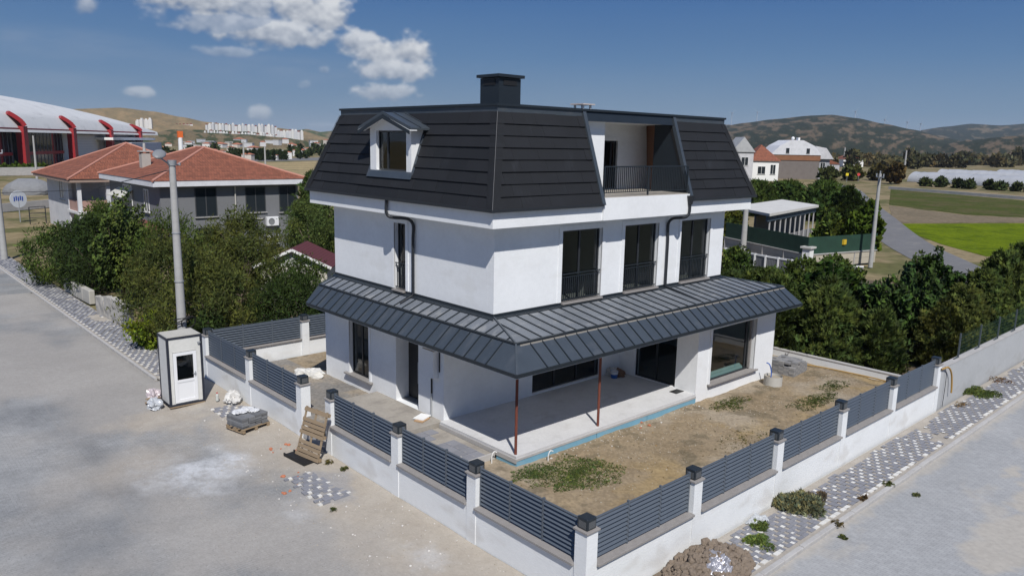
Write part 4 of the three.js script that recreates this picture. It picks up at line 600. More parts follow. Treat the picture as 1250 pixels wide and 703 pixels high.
// --- on the patio and in the garden
{ const b = thing('bucket', 'blue and white paint bucket on the shaded patio', 'bucket', [7.75, PY, -1.35]); obj('body', new THREE.LatheGeometry([[0, 0], [.13, 0], [.16, .3], [.15, .3], [.12, .02], [0, .02]].map((p) => new THREE.Vector2(...p)), 20), flat(.02, .12, .42, .4), b); obj('label_band', cyl(.163, .154, .12, 20, 0, .23, 0), M.white, b); }
sack('rag_heap', 8.1, PY - .02, -1.45, .26, std({ map: mottle([.2, .12, .08], .6, .4, { s: 130 }), roughness: .9 }), 'heap of brown rags and scraps in the patio corner', 'rags', .6, 31);
sack('sack', 7.95, PY - .02, -1.62, .22, bagMat, 'pale sack leaning in the patio corner behind the bucket', 'sack', .9, 35);
tag(obj('door_mat', rb(.5, .02, .34, .008, 8.28, PY + .012, 1.35), M.black), 'black door mat on the patio by the white wall', 'mat');
{ const c = thing('cardboard_sheet', 'white board and cardboard lying on the entrance slab', 'board', [-.95, .905, -2.55], .4); obj('board', bx(.55, .03, .4, 0, .05, 0), M.white, c); obj('cardboard', bx(.5, .03, .34, -.14, .016, .08), flat(.42, .27, .15), c); }
{ const r = thing('concrete_ring', 'round concrete well ring with a blue hose, by the big window', 'well ring', [13.1, .6, 2.72]); const c_ = new THREE.Shape(); c_.absarc(0, 0, .46, 0, 6.2832); const h_ = new THREE.Path(); h_.absarc(0, 0, .37, 0, 6.2832, true); c_.holes.push(h_); const g = new THREE.ExtrudeGeometry(c_, { depth: .4, bevelEnabled: false, curveSegments: 28 }).rotateX(-Math.PI / 2); obj('ring', g, plain(.44, .43, .40), r); obj('fill', cyl(.355, .355, .3, 20, 0, .15, 0), plain(.3, .26, .2), r); obj('hose', tube([[0, .2, -.1], [.02, .55, -.12], [-.05, .85, -.2], [-.1, .9, -.3]], .025), flat(.02, .1, .4, .5), r); }
{ const t = thing('paver_stack', 'pile of stacked grey paving blocks beside the low white wall', 'stack', [15.5, .58, 2.1], .1); const sg = metreUV(new RoundedBoxGeometry(.205, .097, .235, 1, .006)), mats = [0, 1].map((i) => plain(.2 + .05 * i, .2 + .045 * i, .205 + .035 * i)); for (let l = 0; l < 6; l++) for (let k = 0; k < 7; k++) for (let j = 0; j < 5; j++) { if (l < 5 && j > 0 && j < 4 && k > 0 && k < 6) continue; if (hash(l, k, j) > .9 && l > 3) continue; if (l === 5 && (k > 4 || hash(k, j, 3) > .7)) continue; const m = new THREE.Mesh(sg, mats[(l + k + j) % 2]); m.name = 'block'; m.castShadow = m.receiveShadow = true; m.position.set(-.65 + k * .21 + (hash(k, l, j) - .5) * .02, .05 + l * .1, -.5 + j * .24); m.rotation.y = (hash(j, l, k) - .5) * .1 + 1.57 * 0; t.add(m); } }
sack('plaster_mound', -1.35, .42, -9.95, .62, std({ map: mottle([.60, .59, .56], .2, .8, { s: 132 }), roughness: .95 }), 'white hardened plaster mound behind the gate, by the wall corner', 'mound', .5, 41);
for (const [x, z] of [[-1.05, 1.25], [.35, 2.3]]) tag(obj('conduit_stub', tube([[x, .45, z], [x, .8, z], [x + .06, .93, z + .02], [x + .16, .9, z + .04]], .018), M.white), x < 0 ? 'white conduit pipe bent up beside the paving strip' : 'white conduit pipe sticking up at the patio foot', 'pipe');
// dark paving strip along the left side with a concrete edge
{ const pv = struct('path', bb(-3.45, -.78, .55, .725, -1.85, 1.0), M.slabTan); const g1 = metreUV(new THREE.BoxGeometry(.39, .05, .39)); let i = 0; for (let x = -3.25; x < -.95; x += .4) for (let z = -1.65; z < .9; z += .4, i++) { if (fbm(x * .9, z * .9, 3, 77) > .66) continue; const m = new THREE.Mesh(g1, paverMats.grey[i % 3]); m.name = 'slab'; m.position.set(x, .722 + (hash(i, 2, 2) - .5) * .01, z); m.receiveShadow = m.castShadow = true; pv.add(m); } obj('edging', bb(-3.45, -.79, .5, .78, 1.01, 1.09), M.concrete, pv); obj('peg', [bb(-2.2, -2.14, .6, 1.05, 1.1, 1.15)], M.concrete, pv); }
// --- scattered stones and bits of brick
{ const r = mulberry(55), g = [], b = [], w = []; const bits = [0, 1, 2].map((s) => lump(1, 80 + s, .5, .7, 1, 2));
  const add = (arr, x, y, z, s) => arr.push(bits[Math.floor(r() * 3)].clone().rotateY(r() * 6).scale(s, s, s).translate(x, y, z));
  for (let i = 0; i < 1300; i++) { const x = lerp(-.8, 17, r()), z = lerp(2.1, 7.3, r() * r() * .6 + r() * .4); add(g, x, gardenH(x, z) + .004, z, .008 + .03 * r() * r() * r()); }
  for (let i = 0; i < 110; i++) { const x = lerp(-.6, 8.4, r()), z = 2.1 + r() * r() * .9; add(i % 3 ? g : w, x, gardenH(x, z) + .005, z, .015 + .045 * r() * r() * r()); }
  for (let i = 0; i < 900; i++) { const x = lerp(-9, -4.05, Math.pow(r(), .6)), z = lerp(-13, 6, r()); add(g, x, roadH(x, z) + .003, z, .006 + .016 * r() * r()); }
  for (let i = 0; i < 110; i++) { const x = lerp(-6.6, -4.05, r()), z = lerp(-11, 4, r()); add(w, x, roadH(x, z) + .008, z, .012 + .03 * r() * r()); }
  for (let i = 0; i < 22; i++) { const c = [[-4.25, -4.9], [-4.9, -5.4], [-5.9, -2.2], [-5.5, -2.9], [5.2, 2.25]][i % 5], x = c[0] + (r() - .5) * .8, z = c[1] + (r() - .5) * .7; add(b, x, (z > 2 ? gardenH(x, z) : roadH(x, z)) + .012, z, .025 + .05 * r()); }
  const st = (n, gs, m, l) => { const o = obj(n, gs, m); o.userData.kind = 'stuff'; tag(o, l, 'rubble'); };
  st('pebbles', g, plain(.36, .32, .26), 'small stones scattered over the garden soil and the sandy road edge'); st('plaster_bits', w, plain(.55, .53, .5), 'pale bits of plaster scattered on the sand and patio foot'); st('brick_bits', b, plain(.42, .15, .08), 'broken orange brick pieces scattered near the gate'); }

// ================================================================ poles and wires
function pole(label, x, z, h, r, o = {}) {
  const p = thing('street_pole', label, 'pole', [x, -.1, z], o.turn ?? 0, o.group);
  obj('shaft', new THREE.CylinderGeometry(r * .62, r, h, 16).translate(0, h / 2, 0), M.pole, p);
  if (o.head) { obj('pole_cap', cyl(r * .9, r * .8, .22, 14, 0, h + .05, 0), M.galv, p); const l = obj('lamp_arm', [bar([0, h - .1, 0], [-.55, h + .25, .35], .035)], M.galv, p); const lh = obj('lamp_head', lump(.25, 5, .05, .55, 3).scale(1, .8, 1.5), flat(.2, .21, .22, .5), p); lh.position.set(-.62, h + .42, .4); lh.rotation.set(.5, -.6, 0); const gl = obj('lamp_glass', new THREE.SphereGeometry(.16, 14, 8).scale(1, .4, 1.3), flat(.4, .42, .42, .2), lh); gl.position.set(0, -.1, .02); obj('insulator', [bar([.1, h - .02, 0], [.34, h - .02, -.1], .03), cyl(.05, .05, .12, 8, .34, h, -.1)], M.galv, p); }
  if (o.arms) obj('cross_arm', [bar([-o.arms, h - .3, 0], [o.arms, h - .3, 0], .06), cyl(.06, .06, .25, 8, -o.arms, h - .12, 0), cyl(.06, .06, .25, 8, o.arms, h - .12, 0), cyl(.06, .06, .3, 8, 0, h + .1, 0)], M.galv, p);
  return p;
}
{ const p = pole('tall concrete street pole with lamp and cable coil behind the booth', -4.3, -15.8, 9.2, .21, { head: true });
  const coil = obj('cable_coil', [new THREE.TorusGeometry(.34, .025, 6, 24).rotateX(1.3).translate(0, 2.55, .1), new THREE.TorusGeometry(.36, .025, 6, 24).rotateX(1.1).rotateY(.5).translate(.05, 2.45, .1), new THREE.TorusGeometry(.3, .025, 6, 24).rotateX(.4).translate(.2, 2.4, .25)], M.black, p);
  obj('band', [cyl(.175, .178, .05, 14, 0, 6.3, 0), cyl(.2, .2, .05, 14, 0, 4.2, 0)], M.galv, p);
  tag(obj('overhead_wire', [tube([[-4.2, 8.9, -15.9], [-3.2, 7.9, -26], [-2.0, 6.6, -40], [-4.3, 5.4, -57]], .022, 40, 5)], M.black), 'black overhead wire strung between the two concrete poles', 'wire'); }
pole('concrete street pole at the far end of the patterned pavement', -4.45, -56.8, 9, .26, { arms: .6 });
{ const p = G(1063, 325); pole('slim grey pole with cross-arm at the corner of the green fence', p.x, p.z, 8.35, .2, { arms: .7, turn: .8 }); }
{ const p = G(907, 311); pole('white concrete pole standing by the block wall', p.x, p.z, 7.5, .3, {}); }
for (const [px, by, ty, l] of [[45, 226, 165, 'pale pole in front of the red and white hall'], [298, 212, 172, 'pale pole on the dry field behind the tiled roof'], [324, 214, 178, 'pale pole on the dry field beside the dark roof'], [1105, 205, 183, 'thin pole far across the fields'], [1030, 203, 180, 'thin pole beyond the far road']]) { const p = G(px, by), d = Math.hypot(p.x - camPos.x, p.z - camPos.z), q = D(px, ty, d); pole(l, p.x, p.z, q.y, .0011 * d + .05, {}); }
// ================================================================ trees and plants
const leafQuad = (w, h) => { const g = new THREE.BufferGeometry(); g.setAttribute('position', new THREE.Float32BufferAttribute([0, 0, 0, -w / 2, h * .45, w * .12, 0, h, 0, w / 2, h * .45, w * .12], 3)); g.setIndex([0, 2, 1, 0, 3, 2]); g.computeVertexNormals(); g.setAttribute('uv', new THREE.Float32BufferAttribute([.5, 0, 0, .5, .5, 1, 1, .5], 2)); return g; };
const leafG = leafQuad(.62, 1), lanceG = leafQuad(.34, 1.25), sprayG = (() => { const a = []; for (let k = 0; k < 3; k++) { const g = leafQuad(.22, .8 - k * .12).rotateZ((k - 1) * .55).rotateX((k % 2) * .3); a.push(g); } return mergeGeometries(a); })();
const Q = new THREE.Quaternion(), Mx = new THREE.Matrix4(), Sc = new THREE.Vector3(), Po = new THREE.Vector3(), Eu = new THREE.Euler(), Cc = new THREE.Color();
function leaves(par, name, list, geo, mat) {                       // list of [x, y, z, size, ex, ey, ez, r, g, b]
  const im = new THREE.InstancedMesh(geo, mat, list.length); im.name = name; im.userData.kind = 'stuff'; im.castShadow = im.receiveShadow = true;
  list.forEach((q, i) => { Mx.compose(Po.set(q[0], q[1], q[2]), Q.setFromEuler(Eu.set(q[4], q[5], q[6])), Sc.set(q[3], q[3], q[3])); im.setMatrixAt(i, Mx); im.setColorAt(i, Cc.setRGB(q[7], q[8], q[9])); });
  par.add(im); return im;
}
const leafCol = (base, r, n) => { const k = .45 + 1.1 * Math.pow(r(), 1.4), y = (n - .5) * .9; return [base[0] * k * (1 + y * .7), base[1] * k * (1 + y * .25), base[2] * k * (1 - y * .3)]; };
let treeSeed = 100;
function tree(name, label, x, z, o) {                              // broad-leaved: trunk, limbs to clumps, leaves in the clumps
  const r = mulberry(treeSeed++), t = thing(name, label, o.cat ?? 'tree', [x, o.y ?? -.15, z], r() * 6, o.group);
  const h = o.h, rad = o.r, th = h * (o.trunk ?? .35), gs = [], tips = [];
  const lean = (r() - .5) * .1 * h, mid = [lean * .5, th, (r() - .5) * .05 * h], tr = o.tr ?? h * .022;
  gs.push(bar([0, 0, 0], mid, tr, 8, tr * .75));
  const nc = Math.round((o.clumps ?? 18) * (o.far ? 1 : 1.5)), cl = [];
  for (let i = 0; i < nc; i++) { const a = i * 2.4 + r(), v = (i + .5) / nc, yy = lerp(o.low ?? .22, .97, v) * h, prof = Math.pow(Math.sin(Math.PI * Math.min(1, Math.max(.04, lerp(.15, .98, v)))), .7), q = rad * prof * Math.sqrt(.15 + .85 * r()); cl.push([Math.cos(a) * q + lean, yy, Math.sin(a) * q, rad * (.22 + .24 * r()) * (o.cs ?? 1)]); }
  const main = cl.slice().sort((a, b) => b[3] - a[3]).slice(0, Math.min(9, nc)); for (const c of main) { const m2 = [lerp(mid[0], c[0], .5) + (r() - .5) * .2, lerp(mid[1], c[1], .55), lerp(mid[2], c[2], .5)]; gs.push(bar(mid, m2, tr * .5, 6, tr * .32), bar(m2, c.slice(0, 3), tr * .32, 5, tr * .12)); }
  obj('trunk', gs, M.bark, t);
  const L = [], per = Math.ceil(o.n / nc);
  for (const c of cl) { const hue = r(); for (let k = 0; k < per; k++) { const a = r() * 6.283, b = Math.acos(2 * r() - 1), q = c[3] * Math.pow(r(), .45) * (1 + .35 * (r() - .5)); const s = o.leaf * (.4 + 1.05 * Math.pow(r(), 1.3)); L.push([c[0] + Math.cos(a) * Math.sin(b) * q, Math.max(.1, c[1] + Math.cos(b) * q * .85), c[2] + Math.sin(a) * Math.sin(b) * q, s, (r() - .5) * 2.4 + (o.droop ?? 0), r() * 6.28, (r() - .5) * 2.4, ...leafCol(o.col, r, .5 * hue + .5 * r())]); } }
  leaves(t, 'crown', L, o.lance ? lanceG : leafG, o.far ? M.leafFar : M.leaf); return t;
}
function shooting(name, label, x, z, o) {                          // upright curved shoots with large leaves hanging along them
  const r = mulberry(treeSeed++), t = thing(name, label, o.cat ?? 'tree', [x, o.y ?? -.1, z], r() * 6, o.group), gs = [], L = [], th = o.h * .22, ns = o.shoots ?? 22;
  gs.push(bar([0, 0, 0], [.05, th, 0], o.h * .024, 8, o.h * .018));
  for (let k = 0; k < ns; k++) { const a = k * 2.4 + r(), u = Math.sqrt((k + .5) / ns), q = o.r * u, H = o.h * (1 - .45 * u * u) * (.78 + .25 * r()), P = []; for (let i = 0; i <= 5; i++) { const s = i / 5; P.push(new THREE.Vector3(Math.cos(a) * q * Math.pow(s, .6), lerp(th * .9, H, s), Math.sin(a) * q * Math.pow(s, .6))); } for (let i = 0; i < 5; i++) gs.push(bar(P[i], P[i + 1], .035 * (1 - i * .16), 5, .035 * (.84 - i * .16))); const c = new THREE.CatmullRomCurve3(P), hue = r(), per = Math.ceil(o.n / ns); for (let i = 0; i < per; i++) { const s = Math.pow(r(), .75), p = c.getPoint(s), b = r() * 6.283, w = (.12 + .22 * (1 - s)) * (.4 + r()) * (o.w ?? 1); L.push([p.x + Math.cos(b) * w, p.y + (r() - .4) * .15, p.z + Math.sin(b) * w, o.leaf * (.55 + .75 * r()), 2.0 + (r() - .5) * 1.2, -b + Math.PI / 2 + (r() - .5), (r() - .5) * .8, ...leafCol(o.col, r, .5 * hue + .5 * r())]); } }
  obj('trunk', gs, M.bark, t); leaves(t, 'crown', L, leafG, M.leaf); return t;
}
function conifer(name, label, x, z, o) {                           // bushy conifer: upward sprays on a tapering body
  const r = mulberry(treeSeed++), t = thing(name, label, o.cat ?? 'tree', [x, o.y ?? -.15, z], r() * 6, o.group), h = o.h, rad = o.r;
  obj('trunk', bar([0, 0, 0], [0, h * .8, 0], h * .02 + .03, 7, .02), M.bark, t);
  const L = [], nb = Math.round(50 + h * 16), per = Math.ceil(o.n / nb);
  for (let k = 0; k < nb; k++) {                                   // ragged branches, sprays along each and thick at its tip
    const v = Math.pow((k + r()) / nb, 1.15), a = k * 2.4 + r() * .8, prof = Math.pow(1 - v, .66) * (.6 + .4 * sstep(0, .2, v)), len = rad * prof * (.62 + .55 * r()) + .12, y0 = .12 + v * h * .9, up = (.10 + .5 * v) * len + r() * .3, hue = r();
    for (let q = 0; q < per; q++) { const t = Math.pow(r(), .55), sp = len * .17 * (.5 + t) + .05, g1 = (r() + r() - 1), g2 = (r() + r() - 1), g3 = (r() + r() - 1), d = t * len; L.push([Math.cos(a) * d + g1 * sp, Math.max(.05, y0 + up * t * t + g2 * sp), Math.sin(a) * d + g3 * sp, o.leaf * (.55 + .8 * r()), (.5 + .4 * r()) * Math.sin(a) + (r() - .5) * 1.1, r() * 6.28, -(.5 + .4 * r()) * Math.cos(a) + (r() - .5) * 1.1, ...leafCol(o.col, r, .55 * hue + .45 * r())]); }
  }
  leaves(t, 'crown', L, sprayG, o.far ? M.leafFar : M.leaf); return t;
}
const GRN = [.058, .092, .013], OLV = [.074, .088, .018], DRK = [.028, .05, .009], YEL = [.13, .17, .01], CYP = [.074, .104, .021], CYD = [.048, .074, .017], MUL = [.04, .08, .011];
// --- the thicket behind the wall on the left
const lt = (label, x, z, o) => tree('fruit_tree', label, x, z, { group: 'trees of the left-hand garden', ...o });
lt('leafy olive-green fruit tree right behind the booth and pole', -2.2, -18.6, { h: 4.7, r: 2.5, n: 14250, leaf: 0.164, lance: true, droop: .5, col: OLV, clumps: 26, low: .12 });
lt('dense dark fruit tree behind the rear fence corner', 1.6, -17.2, { h: 3.5, r: 2.4, n: 12750, leaf: 0.156, lance: true, droop: .5, col: DRK, clumps: 24, low: .12 });
lt('dense dark fruit tree behind the rear fence by the house', 5.6, -17.6, { h: 3.3, r: 2.5, n: 12750, leaf: 0.156, lance: true, droop: .5, col: DRK, clumps: 24, low: .12 });
lt('tall loose fruit tree with light leaves below the grey house', 1.6, -23.0, { h: 4.9, r: 2.2, n: 12750, leaf: 0.164, lance: true, droop: .5, col: OLV, clumps: 24, low: .15 });
lt('bushy fruit tree between the pole and the shed', 4.2, -22.5, { h: 3.6, r: 2.3, n: 12000, leaf: 0.164, lance: true, droop: .5, col: GRN, clumps: 22, low: .12 });
lt('bushy fruit tree leaning over the broken stone wall', -1.9, -24.5, { h: 5.0, r: 2.5, n: 13500, leaf: 0.164, lance: true, droop: .5, col: OLV, clumps: 24, low: .15 });
lt('broad green fruit tree beside the shed with maroon roof', 9.9, -22.5, { h: 2.3, r: 2.0, n: 10500, leaf: 0.164, lance: true, droop: .5, col: GRN, clumps: 20, low: .12 });
shooting('young_tree', 'upright bright-leaved tree with long shoots at the pavement edge', -2.4, -31.5, { h: 7.0, r: 1.7, n: 6500, leaf: .25, col: [.08, .115, .02], shoots: 20, w: 1.5, group: 'trees of the left-hand garden' });
lt('dark-leaved tree behind the stone wall stub', -.2, -29.5, { h: 5.7, r: 2.5, n: 12000, leaf: 0.180, lance: true, droop: .5, col: GRN, clumps: 22, low: .12 });
shooting('young_tree', 'tall thin young tree with sparse crown before the tiled house', -.6, -36.0, { h: 7.8, r: 1.4, n: 2600, leaf: .26, col: [.085, .12, .022], shoots: 11, w: 1.5, group: 'trees of the left-hand garden' });
lt('rounded dark fig tree spilling over the pavement', -2.6, -37.5, { h: 5.0, r: 2.5, n: 11250, leaf: 0.213, lance: true, droop: .5, col: DRK, clumps: 22, low: .08 });
lt('low spreading green fig tree at the end of the pavement', -3.2, -42.5, { h: 3.9, r: 2.9, n: 11250, leaf: 0.221, lance: true, droop: .5, col: [.075, .115, .02], clumps: 22, low: .06 });
lt('green tree beside the tiled house, farther down the road', .6, -45.5, { h: 5.2, r: 2.6, n: 9000, leaf: 0.230, lance: true, droop: .5, col: GRN, clumps: 20, low: .1 });
lt('olive tree in front of the grey house wall', 5.2, -31.5, { h: 5.4, r: 2.6, n: 10500, leaf: 0.197, lance: true, droop: .5, col: OLV, clumps: 20, low: .12 });
lt('leafy tree below the air conditioners of the grey house', 5.9, -38.5, { h: 3.6, r: 2.4, n: 9000, leaf: 0.197, lance: true, droop: .5, col: OLV, clumps: 20, low: .1 });
conifer('cypress_tree', 'big dark cypress between the grey house and the white house', 14.2, -38.5, { h: 8.2, r: 2.6, n: 11000, leaf: .42, col: [.06, .095, .02], group: 'trees of the left-hand garden' });
conifer('cypress_tree', 'smaller dark cypress behind the maroon shed roof', 15.2, -34.5, { h: 6.6, r: 2.3, n: 8000, leaf: .42, col: [.055, .09, .02], group: 'trees of the left-hand garden' });
lt('green tree rising right behind the corner of the white house', 11.2, -33.8, { h: 6.0, r: 2.2, n: 10500, leaf: 0.164, lance: true, droop: .5, col: [.08, .11, .025], clumps: 20, low: .12 });
tree('fig_bush', 'bright yellow-green bush at the pavement edge near the pole', -3.6, -21.0, { h: 1.9, r: 1.25, n: 3800, leaf: .2, col: YEL, clumps: 14, low: .05, cat: 'bush', trunk: .1 });
tree('shrub', 'dark shrub squeezed behind the booth', -3.0, -16.3, { h: 2.4, r: 1.2, n: 3000, leaf: .17, col: DRK, clumps: 12, low: .05, cat: 'bush', trunk: .1 });
// --- the garden beyond the low white wall on the right
const ct = (label, x, z, o) => conifer('cypress_tree', label, x, z, { col: CYP, leaf: .34, group: 'conifers beyond the low white wall', ...o });
ct('broad cypress with drooping sprays next to the big window', 18.9, -.6, { h: 4.2, r: 2.0, n: 11000 });
ct('full cypress beside the well ring and low white wall', 19.4, 1.9, { h: 4.0, r: 1.85, n: 10500 });
ct('dark cypress hidden behind the canopy corner', 19.8, -3.8, { h: 3.9, r: 1.9, n: 9500, col: CYD });
ct('dark cypress farther back along the white house', 21.2, -6.8, { h: 4.0, r: 2.0, n: 9000, col: CYD });
ct('cypress behind the first row, near the corrugated fence', 24.5, -5.5, { h: 3.2, r: 1.8, n: 7500, col: CYD });
shooting('mulberry_tree', 'large-leaved mulberry tree with upright shoots beside the conifers', 25.6, 2.9, { h: 5.0, r: 2.5, n: 5200, leaf: .36, col: MUL, shoots: 26, w: 1.6 });
shooting('mulberry_tree', 'second large-leaved mulberry tree behind the conifers', 25.6, -.6, { h: 5.0, r: 2.0, n: 3600, leaf: .36, col: MUL, shoots: 18, w: 1.6 });
shooting('mulberry_tree', 'young large-leaved mulberry shoots near the road bend', 30.6, 2.6, { h: 5.2, r: 2.0, n: 3600, leaf: .36, col: MUL, shoots: 18, w: 1.6 });
ct('low full cypress nearest the low white wall end', 19.8, 4.0, { h: 3.0, r: 1.5, n: 9000 });
ct('cypress standing behind the two front cypresses', 22.4, .4, { h: 3.9, r: 1.8, n: 9000, col: CYD });
ct('dark cypress beneath the mulberry tree', 23.0, 3.0, { h: 2.2, r: 1.3, n: 5000, col: CYD });
ct('broad cypress behind the canopy corner', 22.6, -3.2, { h: 3.9, r: 1.9, n: 8500 });
ct('golden-green cypress by the grey wall, first of the row', 24.2, 5.4, { h: 3.1, r: 1.5, n: 8500, col: [.095, .108, .022] });
ct('golden-green cypress second along the grey wall', 27.4, 5.2, { h: 3.6, r: 1.6, n: 8500, col: [.09, .108, .022] });
ct('cypress third along the grey wall', 30.8, 5.0, { h: 4.2, r: 1.8, n: 8500 });
ct('tall cypress fourth along the grey wall', 34.6, 4.8, { h: 4.9, r: 2.0, n: 8500 });
ct('tall cypress fifth along the grey wall', 38.6, 4.8, { h: 5.2, r: 2.1, n: 7500 });
for (const [x, z, h, l] of [[24, -10.5, 3.3, 'rose-like shrub behind the canopy near the block wall'], [29, -13.5, 2.6, 'small shrub before the corrugated fence'], [33, -11.5, 3.2, 'loose shrub before the corrugated fence'], [36, -8, 2.6, 'shrub by the corner of the corrugated fence'], [31, -5, 2.6, 'shrub between the conifers and the corrugated fence'], [40.5, -7.5, 2.4, 'low shrub near the slim grey pole'], [44, -2.5, 2.8, 'leafy shrub at the road bend']]) tree('shrub', l, x, z, { h, r: 1.5, n: 2600, leaf: .26, col: GRN, clumps: 12, low: .08, cat: 'bush', trunk: .12 });
// --- middle distance on the right: placed where they meet the ground
const far = (label, px, by, topPx, wPx, o = {}) => { const p = G(px, by), d = Math.hypot(p.x - camPos.x, p.z - camPos.z), top = D(px, topPx, d).y, r = wPx / 2 / F * d * .62; (o.con ? conifer : tree)(o.name ?? (o.con ? 'cypress_tree' : 'broadleaf_tree'), label, p.x, p.z, { h: Math.max(1.5, top * .93), r: o.con ? r * 1.5 : r, n: o.n ?? 2600, leaf: (o.lf ?? .0065) * d, col: o.col ?? DRK, clumps: 16, low: o.low ?? .1, far: true, group: o.group ?? 'trees in the middle distance' , trunk: o.low ? .05 : .2 }); };
far('large dark tree mass behind the flat-roofed pavilion', 1005, 268, 218, 74, { n: 6000, con: true, col: [.05, .08, .018] });
far('dark conifer behind the flat-roofed pavilion roof', 960, 262, 219, 70, { n: 5000, con: true, col: [.05, .08, .018] });
far('dark conifer between the pavilion and the dark roof', 925, 262, 218, 60, { n: 4500, con: true, col: CYD });
far('dark conifer by the road behind the pavilion', 1032, 272, 224, 50, { n: 4500, con: true, col: CYD });
far('leafy yellowish tree left of the pavilion', 893, 300, 254, 50, { n: 4500, col: [.085, .10, .02] });
far('bright leafy tree right of the pavilion', 1012, 303, 262, 44, { n: 4200, col: [.085, .115, .022] });
far('round leafy tree behind the slim grey pole', 1058, 318, 243, 42, { n: 4500, col: GRN });
far('leafy tree behind the green fence corner', 1040, 308, 258, 40, { n: 3500, col: GRN });
far('climbing shrub on the block wall', 895, 330, 302, 34, { n: 2500, col: GRN });
for (let k = 0; k < 9; k++) far('small round bush in the row before the greenhouse', 1128 + k * 18.5 + hash(k, 6, 6) * 6, 227 + k * 1.0, 217 + k * .9 + hash(k, 7, 6) * 4, 11 + hash(k, 8, 6) * 5, { n: 500, col: [.045, .06, .02], group: 'bushes before the greenhouse', lf: .0045, low: .02 });
far('brownish shrub clump left of the greenhouse', 1092, 224, 200, 34, { n: 2200, col: [.085, .06, .022], lf: .005 });
far('brownish shrub clump by the far road', 1072, 220, 203, 30, { n: 1800, col: [.07, .062, .022], lf: .005 });
far('dark bush beside the far road bend', 1040, 220, 205, 36, { n: 1800, col: [.06, .068, .02], lf: .005 });
far('dark bush row beside the dark-brown house', 1012, 222, 206, 30, { n: 1500, col: [.055, .065, .02], lf: .005 });
for (let k = 0; k < 26; k++) { const px = 1010 + k * 9.6 + hash(k, 1, 7) * 6; far('scrubby tree in the belt across the plain', px, 199 + hash(k, 2, 7) * 7, 189 + hash(k, 3, 7) * 8 - (k % 7 === 3 ? 8 : 0), 16 + hash(k, 4, 7) * 18, { n: 420, col: mix3([.055, .058, .026], [.11, .09, .045], hash(k, 5, 7)), group: 'tree belt across the plain', lf: .005, low: .04 }); }
for (let k = 0; k < 24; k++) { const px = 285 + k * 2.7 + hash(k, 1, 8) * 2; far('dark conifer in the row before the town', px, 194 + hash(k, 2, 8) * 2, 179 + hash(k, 3, 8) * 5, 6.5, { n: 220, con: true, col: [.03, .045, .016], group: 'conifer row before the town', lf: .003 }); }
for (let k = 0; k < 26; k++) { const px = 195 + hash(k, 1, 9) * 215, by = 186 + hash(k, 2, 9) * 8; far('small dark tree among the town houses', px, by, by - 6 - hash(k, 3, 9) * 6, 7 + hash(k, 4, 9) * 6, { n: 160, col: [.04, .055, .02], group: 'trees among the town houses', lf: .004 }); }
for (let k = 0; k < 7; k++) far('hedge tree below the red and white hall', 4 + k * 8, 211, 200 + hash(k, 3, 11) * 4, 12, { n: 400, col: GRN, group: 'hedge trees by the hall', lf: .004 });
far('thin cypress in the dry field', 289, 208, 196, 5, { n: 260, con: true, lf: .003 }); far('small cypress standing in the dry field', 343, 216, 208, 6, { n: 260, con: true, lf: .003 });
// --- weeds and grass
function tuft(name, label, x, y, z, w, h, n, c, cat = 'weed', group) { const r = mulberry(treeSeed++), t = thing(name, label, cat, [x, y, z], 0, group), L = []; const ph = r() * 6, sz = Math.min(.17, .06 + h * .13), subs = []; for (let k = 0; k < 9; k++) { const a = r() * 6.283, q = Math.pow(r(), .7) * w * .75; subs.push([Math.cos(a) * q, Math.sin(a) * q * .8, w * (.18 + .3 * r()), .45 + .6 * r()]); } for (let i = 0; i < n; i++) { const sb = subs[i % 9], a = r() * 6.283, q = Math.pow(r(), .65), ra = sb[2] * (.7 + .6 * fbm(Math.cos(a) * 1.6 + ph, Math.sin(a) * 1.6, 3, 97)) * q; L.push([sb[0] + Math.cos(a) * ra, h * sb[3] * Math.sqrt(Math.max(0, 1 - q * q)) * Math.pow(r(), .8) * .8, sb[1] + Math.sin(a) * ra * .8, sz * (.5 + .9 * r()), q * .9 * Math.sin(a) + (r() - .5) * 1.5, r() * 6.28, -q * .9 * Math.cos(a) + (r() - .5) * 1.5, ...leafCol(c, r, r())]); } leaves(t, 'foliage', L, sprayG, M.leaf); return t; }
tuft('weed_bush', 'large round grey-green weed bush on the patterned pavement', 4.5, -.02, 8.45, .8, .78, 4200, [.21, .215, .115], 'bush');
tuft('weed', 'flat green weed patch on the pavement near the earth heap', 2.05, -.02, 8.65, .55, .16, 1500, [.15, .21, .05]);
tuft('weed', 'smaller green weed beside the grey-green bush', 2.75, -.02, 8.25, .4, .2, 900, [.13, .18, .045]);
tuft('weed', 'low green weed mat on the pavement near the grey wall', 21.0, -.02, 8.3, 1.15, .24, 2400, [.12, .16, .04]);
tuft('dry_weed', 'thin dry weed stalks beside the grey-green bush', 5.5, -.02, 8.5, .5, .5, 400, [.16, .125, .08]);
tuft('weed', 'tiny weed at the kerb beside the dry stalks', 4.6, -.05, 9.5, .22, .14, 260, [.13, .10, .04]); tuft('weed', 'tiny green weed on the road edge', 4.1, -.1, 9.95, .16, .1, 160, [.09, .11, .03]); tuft('weed', 'small weed in the kerb joint by the white blocks', 8.3, -.02, 9.4, .22, .15, 260, [.1, .12, .03]); tuft('weed', 'small tuft of weed out on the right road', 8.4, -.1, 10.2, .2, .08, 140, [.11, .12, .04]); tuft('weed', 'brown tuft at the kerb beyond the bush', 6.7, -.02, 9.35, .2, .16, 200, [.14, .09, .04]);
